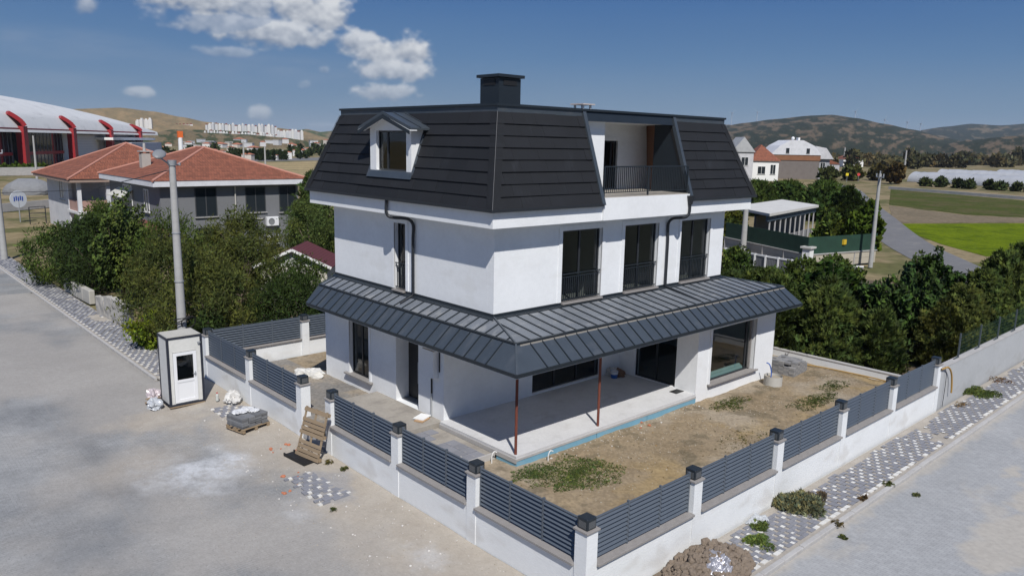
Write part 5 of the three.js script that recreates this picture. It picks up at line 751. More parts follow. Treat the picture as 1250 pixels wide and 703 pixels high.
tuft('dry_sticks', 'dry brown sticks and boards on the far pavement', 23.6, -.02, 8.1, .8, .16, 240, [.22, .13, .06], 'sticks'); tuft('dry_sticks', 'brown litter scattered on the pavement below the grey wall', 18.6, -.02, 8.15, .55, .1, 200, [.24, .17, .09], 'litter');
tuft('weed', 'sparse weed growing in the sand below the gate wall', -4.15, .0, -2.3, .15, .16, 120, [.1, .11, .03]); tuft('weed', 'tiny weed on the dusty road', -5.7, -.02, -.2, .18, .08, 120, [.08, .1, .03]); tuft('weed', 'small weed beside the leaning pallet', -4.3, .0, -3.0, .14, .2, 120, [.15, .13, .04]);
{ // grass in the garden: uncountable
  const r = mulberry(91), L = [], spots = [[.35, 3.5, 1.5, .95, 11000, [.10, .135, .035]], [-.6, 2.6, .7, .4, 2600, [.09, .13, .035]], [9.6, 2.9, 1.0, .35, 2000, [.085, .105, .025]], [12.4, 4.9, 1.4, .4, 3000, [.075, .10, .028]], [15.0, 4.4, .9, .4, 1400, [.08, .10, .03]], [6.8, 5.2, 1.1, .6, 500, [.12, .11, .04]], [9.3, 3.4, .5, .2, 260, [.08, .1, .03]], [13.9, 6.2, .8, .4, 420, [.09, .1, .03]], [3.2, 6.6, 1.8, .5, 700, [.16, .13, .06]], [8.5, 5.9, 3, .8, 300, [.2, .155, .075]], [4.5, 4.5, 4, 1.6, 350, [.24, .18, .09]], [-2.5, 3.8, 1, 1, 400, [.15, .14, .05]]];
  for (const [x, z, w, d, n, c] of spots) for (let i = 0; i < n; i++) { const a = r() * 6.283, q = Math.pow(r(), .8) * 1.25 * (.45 + 1.0 * fbm(Math.cos(a) * 2.4 + x, Math.sin(a) * 2.4 + z, 4, 93)), px = x + Math.cos(a) * q * w, pz = z + Math.sin(a) * q * d; if (pz > 7.3 || pz < 2.05 || px < -3.3) continue; L.push([px, gardenH(px, pz) - .02, pz, .04 + .10 * r() * r(), (r() - .5) * 1.3, r() * 6.28, (r() - .5) * 1.3, ...leafCol(c, r, r())]); }
  const im = leaves(scene, numbered('grass'), L, sprayG, M.leaf); tag(im, 'patches of green and dry grass on the bare garden soil', 'grass');
}
// ================================================================ neighbours and background
const tileRoof = std({ map: tex(512, 512, (u, v) => { const row = Math.floor(v * 12), fx = (u * 14 + (row & 1) * .5) % 1, fy = (v * 12) % 1, h = hash(Math.floor(u * 14 + (row & 1) * .5) % 14, row, 3); return tint([.215, .074, .041], (.72 + .45 * h) * (fy < .14 ? .55 : 1) * (.86 + .28 * Math.sin(fx * Math.PI))); }, 3.4, 4.2), roughness: .85, bumpMap: tex(256, 256, (u, v) => { const row = Math.floor(v * 12), fx = (u * 14) % 1, fy = (v * 12) % 1; return .3 + .5 * Math.sin(fx * Math.PI) + .2 * (1 - fy); }, 3.4, 4.2, false), bumpScale: .05 });
const ridgeMat = plain(.42, .2, .15);
function slopeUV(g) { g.computeVertexNormals(); const p = g.attributes.position, n = g.attributes.normal, uv = new Float32Array(p.count * 2); for (let i = 0; i < p.count; i++) { const N = new THREE.Vector3(n.getX(i), 0, n.getZ(i)).normalize(), V = new THREE.Vector3(p.getX(i), p.getY(i), p.getZ(i)); uv[2 * i] = V.x * -N.z + V.z * N.x; uv[2 * i + 1] = V.y / Math.max(.25, Math.sqrt(1 - n.getY(i) ** 2)); } g.setAttribute('uv', new THREE.BufferAttribute(uv, 2)); return g; }
function hipRoof(par, x0, x1, z0, z1, y, h, mat, caps) {           // hipped roof of four slopes with ridge tiles
  const w = x1 - x0, d = z1 - z0, m = Math.min(w, d) / 2, A = w >= d ? [x0 + m, z0 + m] : [x0 + m, z0 + m], B = w >= d ? [x1 - m, z1 - m] : [x1 - m, z1 - m];
  const a = [A[0], y + h, A[1]], b = [B[0], y + h, B[1]], c = [[x0, y, z0], [x1, y, z0], [x1, y, z1], [x0, y, z1]];
  const F4 = w >= d ? [[c[0], a, b, c[1]], [c[1], b, c[2]], [c[2], b, a, c[3]], [c[3], a, c[0]]] : [[c[0], a, c[1]], [c[1], a, b, c[2]], [c[2], b, c[3]], [c[3], b, a, c[0]]], tri = [];
  for (const f of F4) for (let i = 1; i < f.length - 1; i++) tri.push(v3(f[0]), v3(f[i]), v3(f[i + 1]));
  tri.push(v3(c[0]), v3(c[1]), v3(c[2]), v3(c[0]), v3(c[2]), v3(c[3]));
  const r = obj('roof', slopeUV(new THREE.BufferGeometry().setFromPoints(tri)), mat, par, true);
  if (caps) { const q = [bar(a, b, .12, 6)]; const near = (p) => (w >= d ? (p[0] === x0 ? a : b) : (p[2] === z0 ? a : b)); for (const p of c) q.push(bar(p, near(p), .12, 6)); obj('ridge_tiles', q, caps, r); }
  return r;
}
function box_window(par, f, at, a0, a1, y0, y1, fm = M.white) { const w = obj('window', onFace(merged([bb(a0 - .07, a0, y0 - .07, y1 + .07, -.05, .05), bb(a1, a1 + .07, y0 - .07, y1 + .07, -.05, .05), bb(a0, a1, y0 - .07, y0, -.05, .05), bb(a0, a1, y1, y1 + .07, -.05, .05), bb((a0 + a1) / 2 - .04, (a0 + a1) / 2 + .04, y0, y1, -.04, .04)]), f, at), fm, par); obj('pane', onFace(bb(a0, a1, y0, y1, -.05, .01), f, at), M.darkGlass, w); obj('sill', onFace(bb(a0 - .15, a1 + .15, y0 - .14, y0 - .071, -.05, .16), f, at), M.concrete, w); return w; }
{ // grey neighbour with tiled hip roof and air conditioners
  const x0 = 6.4, x1 = 19.2, z0 = -66, z1 = -51.2, h = thing('grey_house', 'grey rendered house with orange tiled hip roof and air conditioners', 'house', [0, 0, 0]);
  const gm = std({ map: mottle([.17, .175, .185], .12, 5, { s: 140 }), roughness: .95 });
  obj('wall', bb(x0, x1, -.2, 6.0, z0, z1), gm, h);
  obj('eaves_board', [bb(x0 - .75, x1 + .75, 6.0, 6.5, z1 + .5, z1 + .75), bb(x0 - .75, x0 - .5, 6.0, 6.5, z0 - .7, z1 + .499), bb(x1 + .5, x1 + .75, 6.0, 6.5, z0 - .7, z1 + .499), bb(x0 - .5, x1 + .5, 6.02, 6.1, z0 - .7, z1 + .499)], plain(.62, .63, .66), h);
  hipRoof(h, x0 - .8, x1 + .8, z0 - .8, z1 + .8, 6.505, 2.75, tileRoof, ridgeMat);
  for (const [a, b, y0, y1] of [[9.4, 11.2, 3.3, 5.75], [14.0, 15.8, 3.5, 5.7], [17.3, 18.9, 3.4, 5.75], [9.3, 11.4, .3, 2.2]]) box_window(h, FZ, z1 + .003, a, b, y0, y1, flat(.05, .055, .06));
  for (const [a, b, y0, y1] of [[-55.4, -54.2, 3.6, 5.5], [-61.5, -59, 3.4, 5.6]]) box_window(h, FX, -x0 + .003, a, b, y0, y1);
  const aw = obj('awning', [prism([[x0 - .02, 5.3, -63], [x0 - .02, 5.3, -58.5], [x0 - 1.1, 4.6, -58.5], [x0 - 1.1, 4.6, -63]], [0, .05, 0])], plain(.5, .49, .45), h);
  const pp = obj('drainpipe', [bar([12.95, 3.0, z1 + .1], [12.95, 5.9, z1 + .1], .06), bar([13.0, 2.95, z1 + .1], [15.5, 2.8, z1 + .1], .05)], plain(.5, .48, .44), h);
  for (const y of [2.1, .35]) { const a = obj('air_conditioner', rb(1.15, .85, .4, .03, 16.3, y + .45, z1 + .35), M.whitePlastic, h); obj('fan', [new THREE.TorusGeometry(.28, .03, 6, 20).translate(16.15, y + .45, z1 + .56), new THREE.CircleGeometry(.27, 20).translate(16.15, y + .45, z1 + .553)], flat(.2, .21, .22), a); }
  const ch = obj('chimney', bb(7.6, 8.4, 6.8, 8.6, -60.2, -59.4), plain(.4, .38, .35), h); obj('chimney_cap', [bb(7.5, 8.5, 8.75, 8.85, -60.3, -59.3), cyl(.12, .14, .7, 10, 8.0, 9.2, -59.8)], M.concrete, ch); obj('cap_leg', [bb(7.65, 7.75, 8.6, 8.75, -60.1, -60), bb(8.25, 8.35, 8.6, 8.75, -60.1, -60), bb(7.65, 7.75, 8.6, 8.75, -59.6, -59.5), bb(8.25, 8.35, 8.6, 8.75, -59.6, -59.5)], M.black, ch);
  const c = thing('carport', 'low brown-roofed lean-to beside the grey house', 'shed', [3.6, 0, -50.5]); obj('roof', prism([[-1.9, 2.7, -3.4], [2.2, 2.9, -3.4], [2.2, 2.5, 3.2], [-1.9, 2.3, 3.2]], [0, .1, 0]), plain(.16, .06, .045), c); obj('post', [bb(-1.8, -1.68, -.2, 2.5, 3.0, 3.12)], M.woodDark, c); obj('post', [bb(2.0, 2.12, -.2, 2.5, 3.0, 3.12)], M.woodDark, c); obj('wall', bb(-1.8, 2.1, -.2, 2.5, -3.2, -3.0), plain(.2, .18, .17), c);
}
{ // tiled house behind it
  const x0 = 4.9, x1 = 19, z0 = -86, z1 = -71.5, h = thing('tiled_house', 'pink and white house with large orange tiled hip roof and balcony', 'house', [0, 0, 0]);
  obj('wall', [bb(x0 + 2.8, x1, -.2, 5.4, z0, z1), bb(x0, x0 + 2.8, -.2, 5.4, z0, z1 - 3.6)], plain(.55, .55, .57), h); obj('balcony_front', [bb(x0 - .3, x0 + 2.9, -.2, .6, z1 - 3.6, z1 + .6), bb(x0 - .3, x0 + 2.8, 2.35, 3.45, z1 + .3, z1 + .6), bb(x0 - .3, x0, 2.35, 3.45, z1 - 3.6, z1 + .3), bb(x0 + 2.9, x0 + 6.2, 2.6, 3.5, z1 + .02, z1 + .7)], plain(.38, .24, .2), h); obj('balcony_slab', bb(x0 - .5, x0 + 6.4, 2.1, 2.349, z1 - 3.6, z1 + .8), plain(.6, .6, .6), h);
  for (const [x, z] of [[x0 - .15, z1 + .45], [x0 + 2.6, z1 + .45], [x0 - .15, z1 - 3.4]]) obj('column', bb(x - .18, x + .18, -.2, 5.4, z - .18, z + .18), plain(.6, .61, .64), h);
  obj('eaves_board', [bb(x0 - 1.2, x1 + .8, 5.4, 5.75, z0 - .8, z1 + 1.2)], plain(.3, .22, .18), h); hipRoof(h, x0 - 1.3, x1 + .9, z0 - .9, z1 + 1.3, 5.76, 3.6, tileRoof, ridgeMat);
  box_window(h, FZ, z1 + .003, x0 + 3.2, x0 + 6.6, 3.5, 5.2, flat(.3, .3, .32)); box_window(h, FZ, z1 + .003, x0 + 8.5, x0 + 10, 3.4, 5.0); box_window(h, FX, -x0 + .003, -80, -78, 3.2, 5.1);
  const hs = thing('white_gable_house', 'small white gabled house beyond the orange tiled roofs', 'house', [34, 0, -96]); obj('wall', bb(-4, 4, -.2, 4, -4, 4), M.white, hs); obj('roof', prism([[-4.4, 4, 4.4], [4.4, 4, 4.4], [0, 6, 4.4]], [0, 0, -8.8]), tileRoof, hs);
}
{ // shed with a maroon roof under the trees
  const s = thing('shed', 'small pale shed with maroon gabled roof under the trees', 'shed', [7.4, 0, -27.0], -.7); obj('wall', bb(-2.4, 1.7, -.2, 2.5, -1.8, 1.8), std({ map: tex(128, 128, (u, v) => tint([.6, .57, .5], (v * 10) % 1 < .12 ? .6 : 1), 1.6), roughness: .8 }), s); const rm = std({ map: tex(128, 128, (u, v) => tint([.10, .026, .024], .7 + .5 * Math.abs(Math.sin(u * 25))), 1.4), roughness: .6 }); obj('gable', prism([[-2.4, 2.5, 1.8], [1.7, 2.5, 1.8], [-.35, 3.45, 1.8]], [0, 0, -3.6]), M.white, s); obj('roof', [prism([[-.35, 3.52, 2.1], [-.35, 3.52, -2.1], [-2.75, 2.4, -2.1], [-2.75, 2.4, 2.1]], [0, .06, 0]), prism([[-.35, 3.52, 2.1], [-.35, 3.52, -2.1], [2.05, 2.4, -2.1], [2.05, 2.4, 2.1]], [0, .06, 0])], rm, s); obj('barge_board', [beam([-.35, 3.53, 2.14], [-2.75, 2.43, 2.14], .05, .16), beam([-.35, 3.53, 2.14], [2.05, 2.43, 2.14], .05, .16)], M.white, s);
  const w = thing('stone_wall', 'broken rough stone garden wall stub at the pavement edge', 'wall', [-3.65, -.05, -26.3], .06); for (let i = 0; i < 4; i++) { const H = [1.25, 1.35, 1.2, 1.05][i], g = new THREE.BoxGeometry(.3, H, 1.3, 6, 14, 14), p = g.attributes.position; for (let k = 0; k < p.count; k++) { const y = p.getY(k), z = p.getZ(k) + i * 1.28; p.setX(k, p.getX(k) + (fbm(y * 3, z * 3, 4, 151) - .5) * .16); if (y > H / 2 - .01) p.setY(k, y + (fbm(z * 2, 1, 3, 152) - .5) * .3); } g.computeVertexNormals(); obj('stone_panel', g.translate(0, H / 2, -i * 1.28), plain(.36, .345, .32), w); }
  const w2 = thing('stone_wall', 'low rough stone wall under the fig trees', 'wall', [-3.55, -.05, -34.5], .03); for (let i = 0; i < 4; i++) obj('stone_panel', rb(.35, .9, 1.4, .06, 0, .4, -i * 1.42), plain(.4, .385, .35), w2);
}
{ // the big hall: white shell roof, red ribs, dark glazing
  const a = D(14, 165, 262), b = D(161, 165, 366), dir = b.clone().sub(a).setY(0), L3 = dir.length(); dir.normalize(); const back = new THREE.Vector3(dir.z, 0, -dir.x); if (back.dot(a.clone().sub(camPos)) < 0) back.negate();
  const h = thing('sports_hall', 'large hall with white shell roof, red ribs and dark glazed wall', 'hall', [a.x, 0, a.z], Math.atan2(-dir.z, dir.x)); const sg = back.dot(new THREE.Vector3(0, 0, -1).applyAxisAngle(new THREE.Vector3(0, 1, 0), h.rotation.y)) > 0 ? -1 : 1;
  const S0 = -L3 * .75, S1 = L3 * 1.25, Dp = 70, eave = 12.4;
  const rise = (s) => 12.0 * Math.sqrt(Math.max(0, 1 - Math.pow(Math.max(0, (s - S0 * .2) / (S1 - S0 * .2)), 2.2)));
  const pos = [], idx = [], n = 60, m = 30; for (let i = 0; i <= n; i++) { const s = lerp(S0, S1, i / n), ri = rise(s); for (let j = 0; j <= m; j++) { const v = j / m, ang = v * Math.PI, taper = .12 + .88 * Math.sqrt(Math.max(0, ri / 12)); pos.push(s, eave - .5 + ri * Math.pow(Math.sin(ang), .62) * (1) + (j === 0 || j === m ? -1.4 : 0), sg * (-3 + Dp * v * taper)); if (i < n && j < m) { const k = i * (m + 1) + j; idx.push(k, k + 1, k + m + 1, k + 1, k + m + 2, k + m + 1); } } }
  const g = new THREE.BufferGeometry(); g.setAttribute('position', new THREE.Float32BufferAttribute(pos, 3)); g.setIndex(idx); g.computeVertexNormals(); obj('shell_roof', g, std({ map: mottle([.60, .605, .60], .1, 30, { s: 160, stain: [.42, .42, .42], k: .8 }), roughness: .6, side: THREE.DoubleSide }), h);
  const red = flat(.30, .02, .025, .5); const zf = (d) => sg * d;
  const W2 = (x0, x1, y0, y1, d0, d1) => bb(x0, x1, y0, y1, Math.min(zf(d0), zf(d1)), Math.max(zf(d0), zf(d1)));
  obj('wall', [W2(S0, L3 * 1.12, -.2, eave - .4, 1, 40)], plain(.55, .56, .58), h); obj('red_band', [W2(S0, S1 * .98, eave - 1.6, eave - .7, -2.6, -1.6)], red, h);
  for (let k = -2; k < 4; k++) { const s = k * L3 / 3; const gs = [W2(s - 1.3, s + 1.3, -.2, eave - .2, -3.6, -1.5)]; const ri = rise(s), P = []; for (let q = 0; q <= 6; q++) { const v = q * .0075, y = eave - .5 + ri * Math.pow(Math.sin(v * Math.PI), .62); P.push([s - q * .35, y + .35, zf(-3.2 + Dp * v)]); } for (let q = 0; q < 6; q++) gs.push(beam(P[q], P[q + 1], 3.2, 1.1)); obj('rib', gs, red, h); }
  for (let k = -2; k < 2; k++) { const s = k * L3 / 3; if (k === 1) continue; const c = obj('glazing', [W2(s + 1.8, s + L3 / 3 - 1.8, .5, 10.4, -.2, .9)], M.darkGlass, h); const q = []; for (let x = s + 1.8; x < s + L3 / 3 - 1.7; x += 2.6) q.push(W2(x - .08, x + .08, .5, 10.4, -.3, -.2)); obj('mullion', q, flat(.2, .21, .22), c); obj('transom', [W2(s + 1.8, s + L3 / 3 - 1.8, 4.0, 4.9, -.45, -.3)], red, c); }
  obj('wall_panel', [W2(L3 * .4, L3 * .62, .3, 10, .2, .9)], std({ map: tex(64, 128, (u, v) => tint([.55, .56, .6], (v * 14) % 1 < .1 ? .75 : 1), 12), roughness: .6 }), h); obj('annex', [W2(L3 * .7, L3 * 1.08, -.2, 7.5, -9, .8)], plain(.42, .44, .48), h); obj('annex_roof', [W2(L3 * .6, L3 * 1.1, 8.4, 9.3, -6, .7)], M.white, h);
}
{ // small things by the far end of the left road
  const p = G(35, 236), m = tag(obj('gravel_mound', lump(3.6, 17, .12, .68, 4), std({ map: mottle([.2, .205, .215], .2, 3, { s: 165 }), roughness: .95 })), 'grey rounded gravel mound beyond the left road', 'mound'); m.position.set(p.x, .2, p.z); m.scale.x = 1.1;
  const wl = (px0, py0, px1, py1, hgt, label, mat) => { const a = G(px0, py0), b = G(px1, py1), w = tag(obj('low_wall', beam([a.x, hgt / 2 - .1, a.z], [b.x, hgt / 2 - .1, b.z], .25, hgt), mat), label, 'wall'); };
  wl(-40, 262, 62, 252, 1.1, 'long low concrete wall beyond the left road', M.concrete); wl(-60, 215, 60, 213, 2.0, 'grey boundary wall below the red and white hall', M.concrete);
  { const a = G(24, 270), s = thing('round_sign', 'round pale sign with blue marks beside the far road', 'sign', [a.x, 0, a.z], .4); obj('post', cyl(.06, .06, 2.4, 8, 0, 1.1, 0), M.galv, s); obj('disc', cyl(1.0, 1.0, .08, 28).rotateX(Math.PI / 2).translate(0, 2.6, 0), flat(.5, .54, .6), s); const q = []; for (let i = 0; i < 5; i++) q.push(bx(.14, .5, .02, -.5 + i * .24, 2.65 + (i % 2) * .08, .055)); obj('marks', q, flat(.03, .08, .35), s); }
  { const a = G(46, 272), s = thing('notice_frame', 'dark steel frame board beside the round sign', 'frame', [a.x, 0, a.z], .3); obj('leg', bb(-.95, -.87, -.1, 1.9, -.04, .04), M.frame, s); obj('leg', bb(.87, .95, -.1, 1.9, -.04, .04), M.frame, s); obj('rail', [bb(-.86, .86, 1.82, 1.9, -.03, .03), bb(-.86, .86, 1.1, 1.18, -.03, .03), bb(-.86, .86, .6, .66, -.03, .03)], M.frame, s); }
}
// --- right-hand neighbours
{
  const e = G(912, 256, 3.4), c = G(940, 263, 3.4), r = G(1000, 252, 3.4), k = G(955, 245, 3.4);
  const s = thing('pavilion', 'open pavilion with flat white roof and thin white posts', 'pavilion', [c.x, 0, c.z]); const o = (p) => [p.x - c.x, 3.3, p.z - c.z];
  const E_ = [o(c), o(r), o(k), [o(k)[0] - (o(r)[0] - o(c)[0]) + 0, 3.3, o(k)[2] - (o(r)[2] - o(c)[2])]];
  obj('roof', prism(E_, [0, .28, 0]), plain(.55, .54, .51), s); const L = (a, b, t) => [lerp(a[0], b[0], t), 0, lerp(a[2], b[2], t)];
  for (let i = 0; i <= 9; i++) { const p = L(E_[0], E_[1], .06 + i * .1); obj('post', bb(p[0] - .055 + .4, p[0] + .055 + .4, -.2, 3.0, p[2] - .6, p[2] - .49), plain(.45, .45, .46), s); }
  obj('beam', [beam([E_[0][0] + .4, 3.0, E_[0][2] - .5], [E_[1][0] + .2, 3.0, E_[1][2] - .5], .2, .6)], flat(.05, .08, .11), s); obj('back_wall', beam([lerp(E_[0][0], E_[3][0], .35), 1.4, lerp(E_[0][2], E_[3][2], .35)], [lerp(E_[1][0], E_[2][0], .35), 1.4, lerp(E_[1][2], E_[2][2], .35)], .2, 3.2), plain(.08, .09, .1), s); obj('low_wall', beam([E_[0][0] + .6, .2, E_[0][2] - .8], [E_[1][0], .2, E_[1][2] - .8], .2, .9), plain(.2, .2, .21), s);  // back wall is near-black and set forward, painting in the shade inside the pavilion
}
{ // green screen fence on a block wall
  const P = [[885, 303], [985, 327], [1068, 320]].map(([a, b]) => G(a, b)), t = thing('screen_fence', 'dark green screen fence on a grey block wall', 'fence', [P[1].x, 0, P[1].z]), q = P.map((p) => new THREE.Vector3(p.x - P[1].x, 0, p.z - P[1].z)); const scr = std({ map: mottle([.012, .045, .028], .5, 3, { s: 170 }), roughness: .8 });
  for (let k = 0; k < 2; k++) { const a = q[k], b = q[k + 1], L = a.distanceTo(b), n = Math.round(L / 3.2); obj('screen', beam([a.x, 1.95, a.z], [b.x, 1.95, b.z], .06, 1.5), scr, t); obj('coping', beam([a.x, 1.16, a.z], [b.x, 1.16, b.z], .34, .08), M.concrete, t); for (let i = 0; i < n; i++) { const u = a.clone().lerp(b, (i + .03) / n), v = a.clone().lerp(b, (i + .97) / n); for (let c = 0; c < 2; c++) obj('wall_panel', beam([u.x, .28 + c * .56 - .0, u.z], [v.x, .28 + c * .56, v.z], .2, .54), k ? plain(.42, .38, .31) : plain(.34, .335, .32), t); obj('post', bb(u.x - .14, u.x + .06, -.2, 1.12, u.z - .1, u.z + .1), M.concrete, t); } }
  obj('pillar', bb(-.35, .35, -.2, 1.75, -.35, .35), M.white, t); obj('pillar_cap', bb(-.5, .5, 1.751, 1.9, -.5, .5), plain(.5, .49, .46), t); obj('yellow_marker', (() => { const m = q[1].clone().lerp(q[2], .5); return bx(.5, .45, .3, m.x, 2.1, m.z); })(), flat(.6, .4, .02), t);
  // corrugated fence in front of it
  const A = [[886, 327], [935, 338], [1000, 350], [1052, 352]].map(([a, b]) => G(a, b)), f = thing('corrugated_fence', 'grey corrugated metal fence with white rails', 'fence', [A[0].x, 0, A[0].z]); const cm = std({ map: tex(64, 64, (u, v) => tint([.2, .205, .22], .8 + .3 * Math.sin(u * 6.283 * 8)), 1.2), roughness: .6 });
  for (let k = 0; k < 3; k++) { const a = A[k].clone().sub(A[0]), b = A[k + 1].clone().sub(A[0]); for (let i = 0; i < 4; i++) { const u = a.clone().lerp(b, (i + .01) / 4), v = a.clone().lerp(b, (i + .99) / 4); obj('sheet', beam([u.x, .75, u.z], [v.x, .75, v.z], .05, 1.7), cm, f); obj('post', bb(u.x - .07, u.x + .07, -.2, 1.75, u.z - .2, u.z - .06), M.white, f); } obj('rail', beam([a.x, 1.66, a.z], [b.x, 1.66, b.z], .12, .12), M.white, f); }
}
function simpleHouse(name, label, px, by, wPx, hM, dM, o = {}) {
  const p = G(px, by), d = Math.hypot(p.x - camPos.x, p.z - camPos.z), w = wPx / F * d, t = thing(name, label, o.cat ?? 'house', [p.x, o.y ?? 0, p.z], o.turn ?? -yaw, o.group);
  obj('wall', bb(-w / 2, w / 2, -.5, hM, -dM / 2, dM / 2), o.wall, t);
  if (o.roof === 'flat') obj('roof', bb(-w / 2 - .3, w / 2 + .3, hM, hM + .4, -dM / 2 - .3, dM / 2 + .3), o.rm, t); else if (o.roof === 'gable') obj('roof', prism([[-w / 2 - .4, hM + .001, dM / 2 + .4], [w / 2 + .4, hM + .001, dM / 2 + .4], [0, hM + o.rh, dM / 2 + .4]], [0, 0, -dM - .8]), o.rm, t); else hipRoof(t, -w / 2 - .5, w / 2 + .5, -dM / 2 - .5, dM / 2 + .5, hM + .001, o.rh, o.rm);
  for (const [u, v, ww, hh] of o.win ?? []) box_window(t, FZ, dM / 2 + .02, u * w - ww / 2, u * w + ww / 2, v, v + hh, o.fm); return { t, w };
}
{
  const wr = plain(.6, .61, .64), br = plain(.22, .1, .05);
  { const p = G(962, 217), d = Math.hypot(p.x - camPos.x, p.z - camPos.z), k = d / F, t = thing('mansard_house', 'white-roofed brown and grey three-storey house across the fields', 'house', [p.x, 0, p.z], -yaw); const w = 54 * k; obj('wall', bb(-w / 2, w / 2, -.3, 20 * k, -6, 6), plain(.16, .14, .13), t); obj('brown_band', bb(-w / 2 - .2, w / 2 + .2, 20 * k, 26 * k, -6.2, 6.2), br, t); const rf = obj('mansard_roof', prism([[-w / 2 - .4, 26 * k, 6.4], [w / 2 + .4, 26 * k, 6.4], [w / 2 - 7 * k, 36 * k, 6.4], [7 * k, 42 * k, 6.4], [-7 * k, 42 * k, 6.4], [-w / 2 + 9 * k, 36 * k, 6.4]], [0, 0, -12.8]), wr, t); for (const u of [-.18, .24]) box_window(t, FZ, 6.42, u * w - 1.6 * k, u * w + 1.6 * k, 28 * k, 33 * k, M.frame); obj('chimney', bb(6 * k, 8 * k, 39 * k, 45 * k, 0, 2), M.white, rf); const dish = obj('tank', new THREE.SphereGeometry(1.9 * k, 14, 10).translate(0, 44 * k, 2), M.whitePlastic, rf); obj('wing', bb(w / 2 + .01, w / 2 + 14 * k, -.3, 22 * k, -5, 4), plain(.3, .31, .34), t); obj('wing_roof', prism([[w / 2, 22 * k, 5], [w / 2 + 17 * k, 22 * k, 5], [w / 2 + 8 * k, 34 * k, 5], [w / 2 - 4 * k, 36 * k, 5]], [0, 0, -10]), plain(.5, .5, .52), t); box_window(t, FZ, 4.01, w / 2 + 4 * k, w / 2 + 9 * k, 11 * k, 18 * k); }
  simpleHouse('bungalow', 'white house with orange hip roof next to the brown house', 926, 219, 32, 6.2, 11, { wall: M.white, rm: tileRoof, rh: 5.2, win: [[-.1, 2, 2.4, 2.4], [.3, 2, 1.6, 3]] });
  { const s = simpleHouse('grey_gable_house', 'pale house with steep grey roof peeking past the dark roof', 900, 221, 24, 9, 9, { wall: plain(.5, .5, .52), roof: 'gable', rm: plain(.38, .39, .4), rh: 4.5, win: [[.1, 5, 2, 2.4]] }); }
  simpleHouse('bungalow', 'low orange-roofed white house beyond the far road', 1036, 203, 22, 4.5, 14, { wall: M.white, roof: 'gable', rm: tileRoof, rh: 2.6 });
  simpleHouse('bungalow', 'long low house with orange roof beside the far poles', 1008, 207, 22, 3, 10, { wall: plain(.4, .4, .42), roof: 'gable', rm: tileRoof, rh: 2 });
  simpleHouse('warehouse', 'pale grey two-storey warehouse on the rise at the right', 1229, 192, 44, 11.5, 26, { wall: plain(.42, .44, .48), roof: 'flat', rm: plain(.42, .36, .26), cat: 'warehouse', win: [[-.3, 6.5, 4, 2], [-.1, 6.5, 4, 2], [.12, 6.5, 4, 2], [.32, 6.5, 4, 2]] });
  simpleHouse('warehouse', 'white shed roof behind the pale grey warehouse', 1262, 190, 34, 16, 20, { wall: M.white, roof: 'gable', rm: M.white, rh: 3, cat: 'warehouse' });
}
{ // polytunnels
  const mk = (px0, py0, px1, py1, hgt, label) => { const a = G(px0, py0), b = G(px1, py1), dv = b.clone().sub(a), L = dv.length(), t = thing('polytunnel', label, 'greenhouse', [a.x, -.1, a.z], Math.atan2(-dv.z, dv.x), 'polytunnels'); const g = new THREE.CylinderGeometry(1, 1, L, 20, 24, true, 0, Math.PI).rotateZ(Math.PI / 2).rotateX(0).translate(L / 2, 0, 0), p = g.attributes.position; const r = hgt; for (let i = 0; i < p.count; i++) { const x = p.getX(i), y = p.getY(i), z = p.getZ(i); p.setXYZ(i, x, Math.max(0, y) * r * (1 + .03 * Math.sin(x * 2.1)), z * r * 1.3); } g.computeVertexNormals(); obj('film', g, std({ map: mottle([.40, .41, .43], .16, 9, { s: 175, stain: [.3, .31, .32], k: .6 }), roughness: .45, side: THREE.DoubleSide }), t); obj('end_wall', new THREE.CircleGeometry(1, 20, 0, Math.PI).scale(r * 1.3, r, 1).rotateY(-Math.PI / 2).translate(.02, 0, 0), plain(.36, .37, .39), t); const q = []; for (let x = 0; x < L; x += 3) q.push(new THREE.TorusGeometry(1, .014, 4, 16, Math.PI).scale(r * 1.3, r, 1).rotateY(Math.PI / 2).translate(x, .02, 0)); obj('hoop', q, M.galv, t); };
  mk(1118, 221, 1330, 233, 3.4, 'long grey polytunnel behind the bush row'); mk(1150, 217, 1340, 226, 3.6, 'second grey polytunnel behind the first one'); mk(1222, 220, 1400, 229, 4.2, 'higher grey polytunnel at the right end');
  const a = G(1086, 230), b = G(1330, 249); tag(obj('low_wall', beam([a.x, .1, a.z], [b.x, .1, b.z], .5, .9), plain(.5, .48, .45)), 'low pale concrete channel wall along the green field', 'wall');
  { const p = G(1034, 222), s = thing('road_sign', 'small yellow road sign by the far bend', 'sign', [p.x, 0, p.z], -yaw); obj('post', cyl(.06, .06, 2.2, 6, 0, 1, 0), M.galv, s); obj('plate', bx(.9, .9, .05, 0, 2.4, 0), flat(.7, .55, .02), s); const p2 = G(1048, 222), s2 = thing('road_sign', 'small red road sign by the far bend', 'sign', [p2.x, 0, p2.z], -yaw); obj('post', cyl(.06, .06, 2.2, 6, 0, 1, 0), M.galv, s2); obj('plate', cyl(.5, .5, .05, 16).rotateX(Math.PI / 2).translate(0, 2.4, 0), flat(.55, .05, .05), s2); }
}
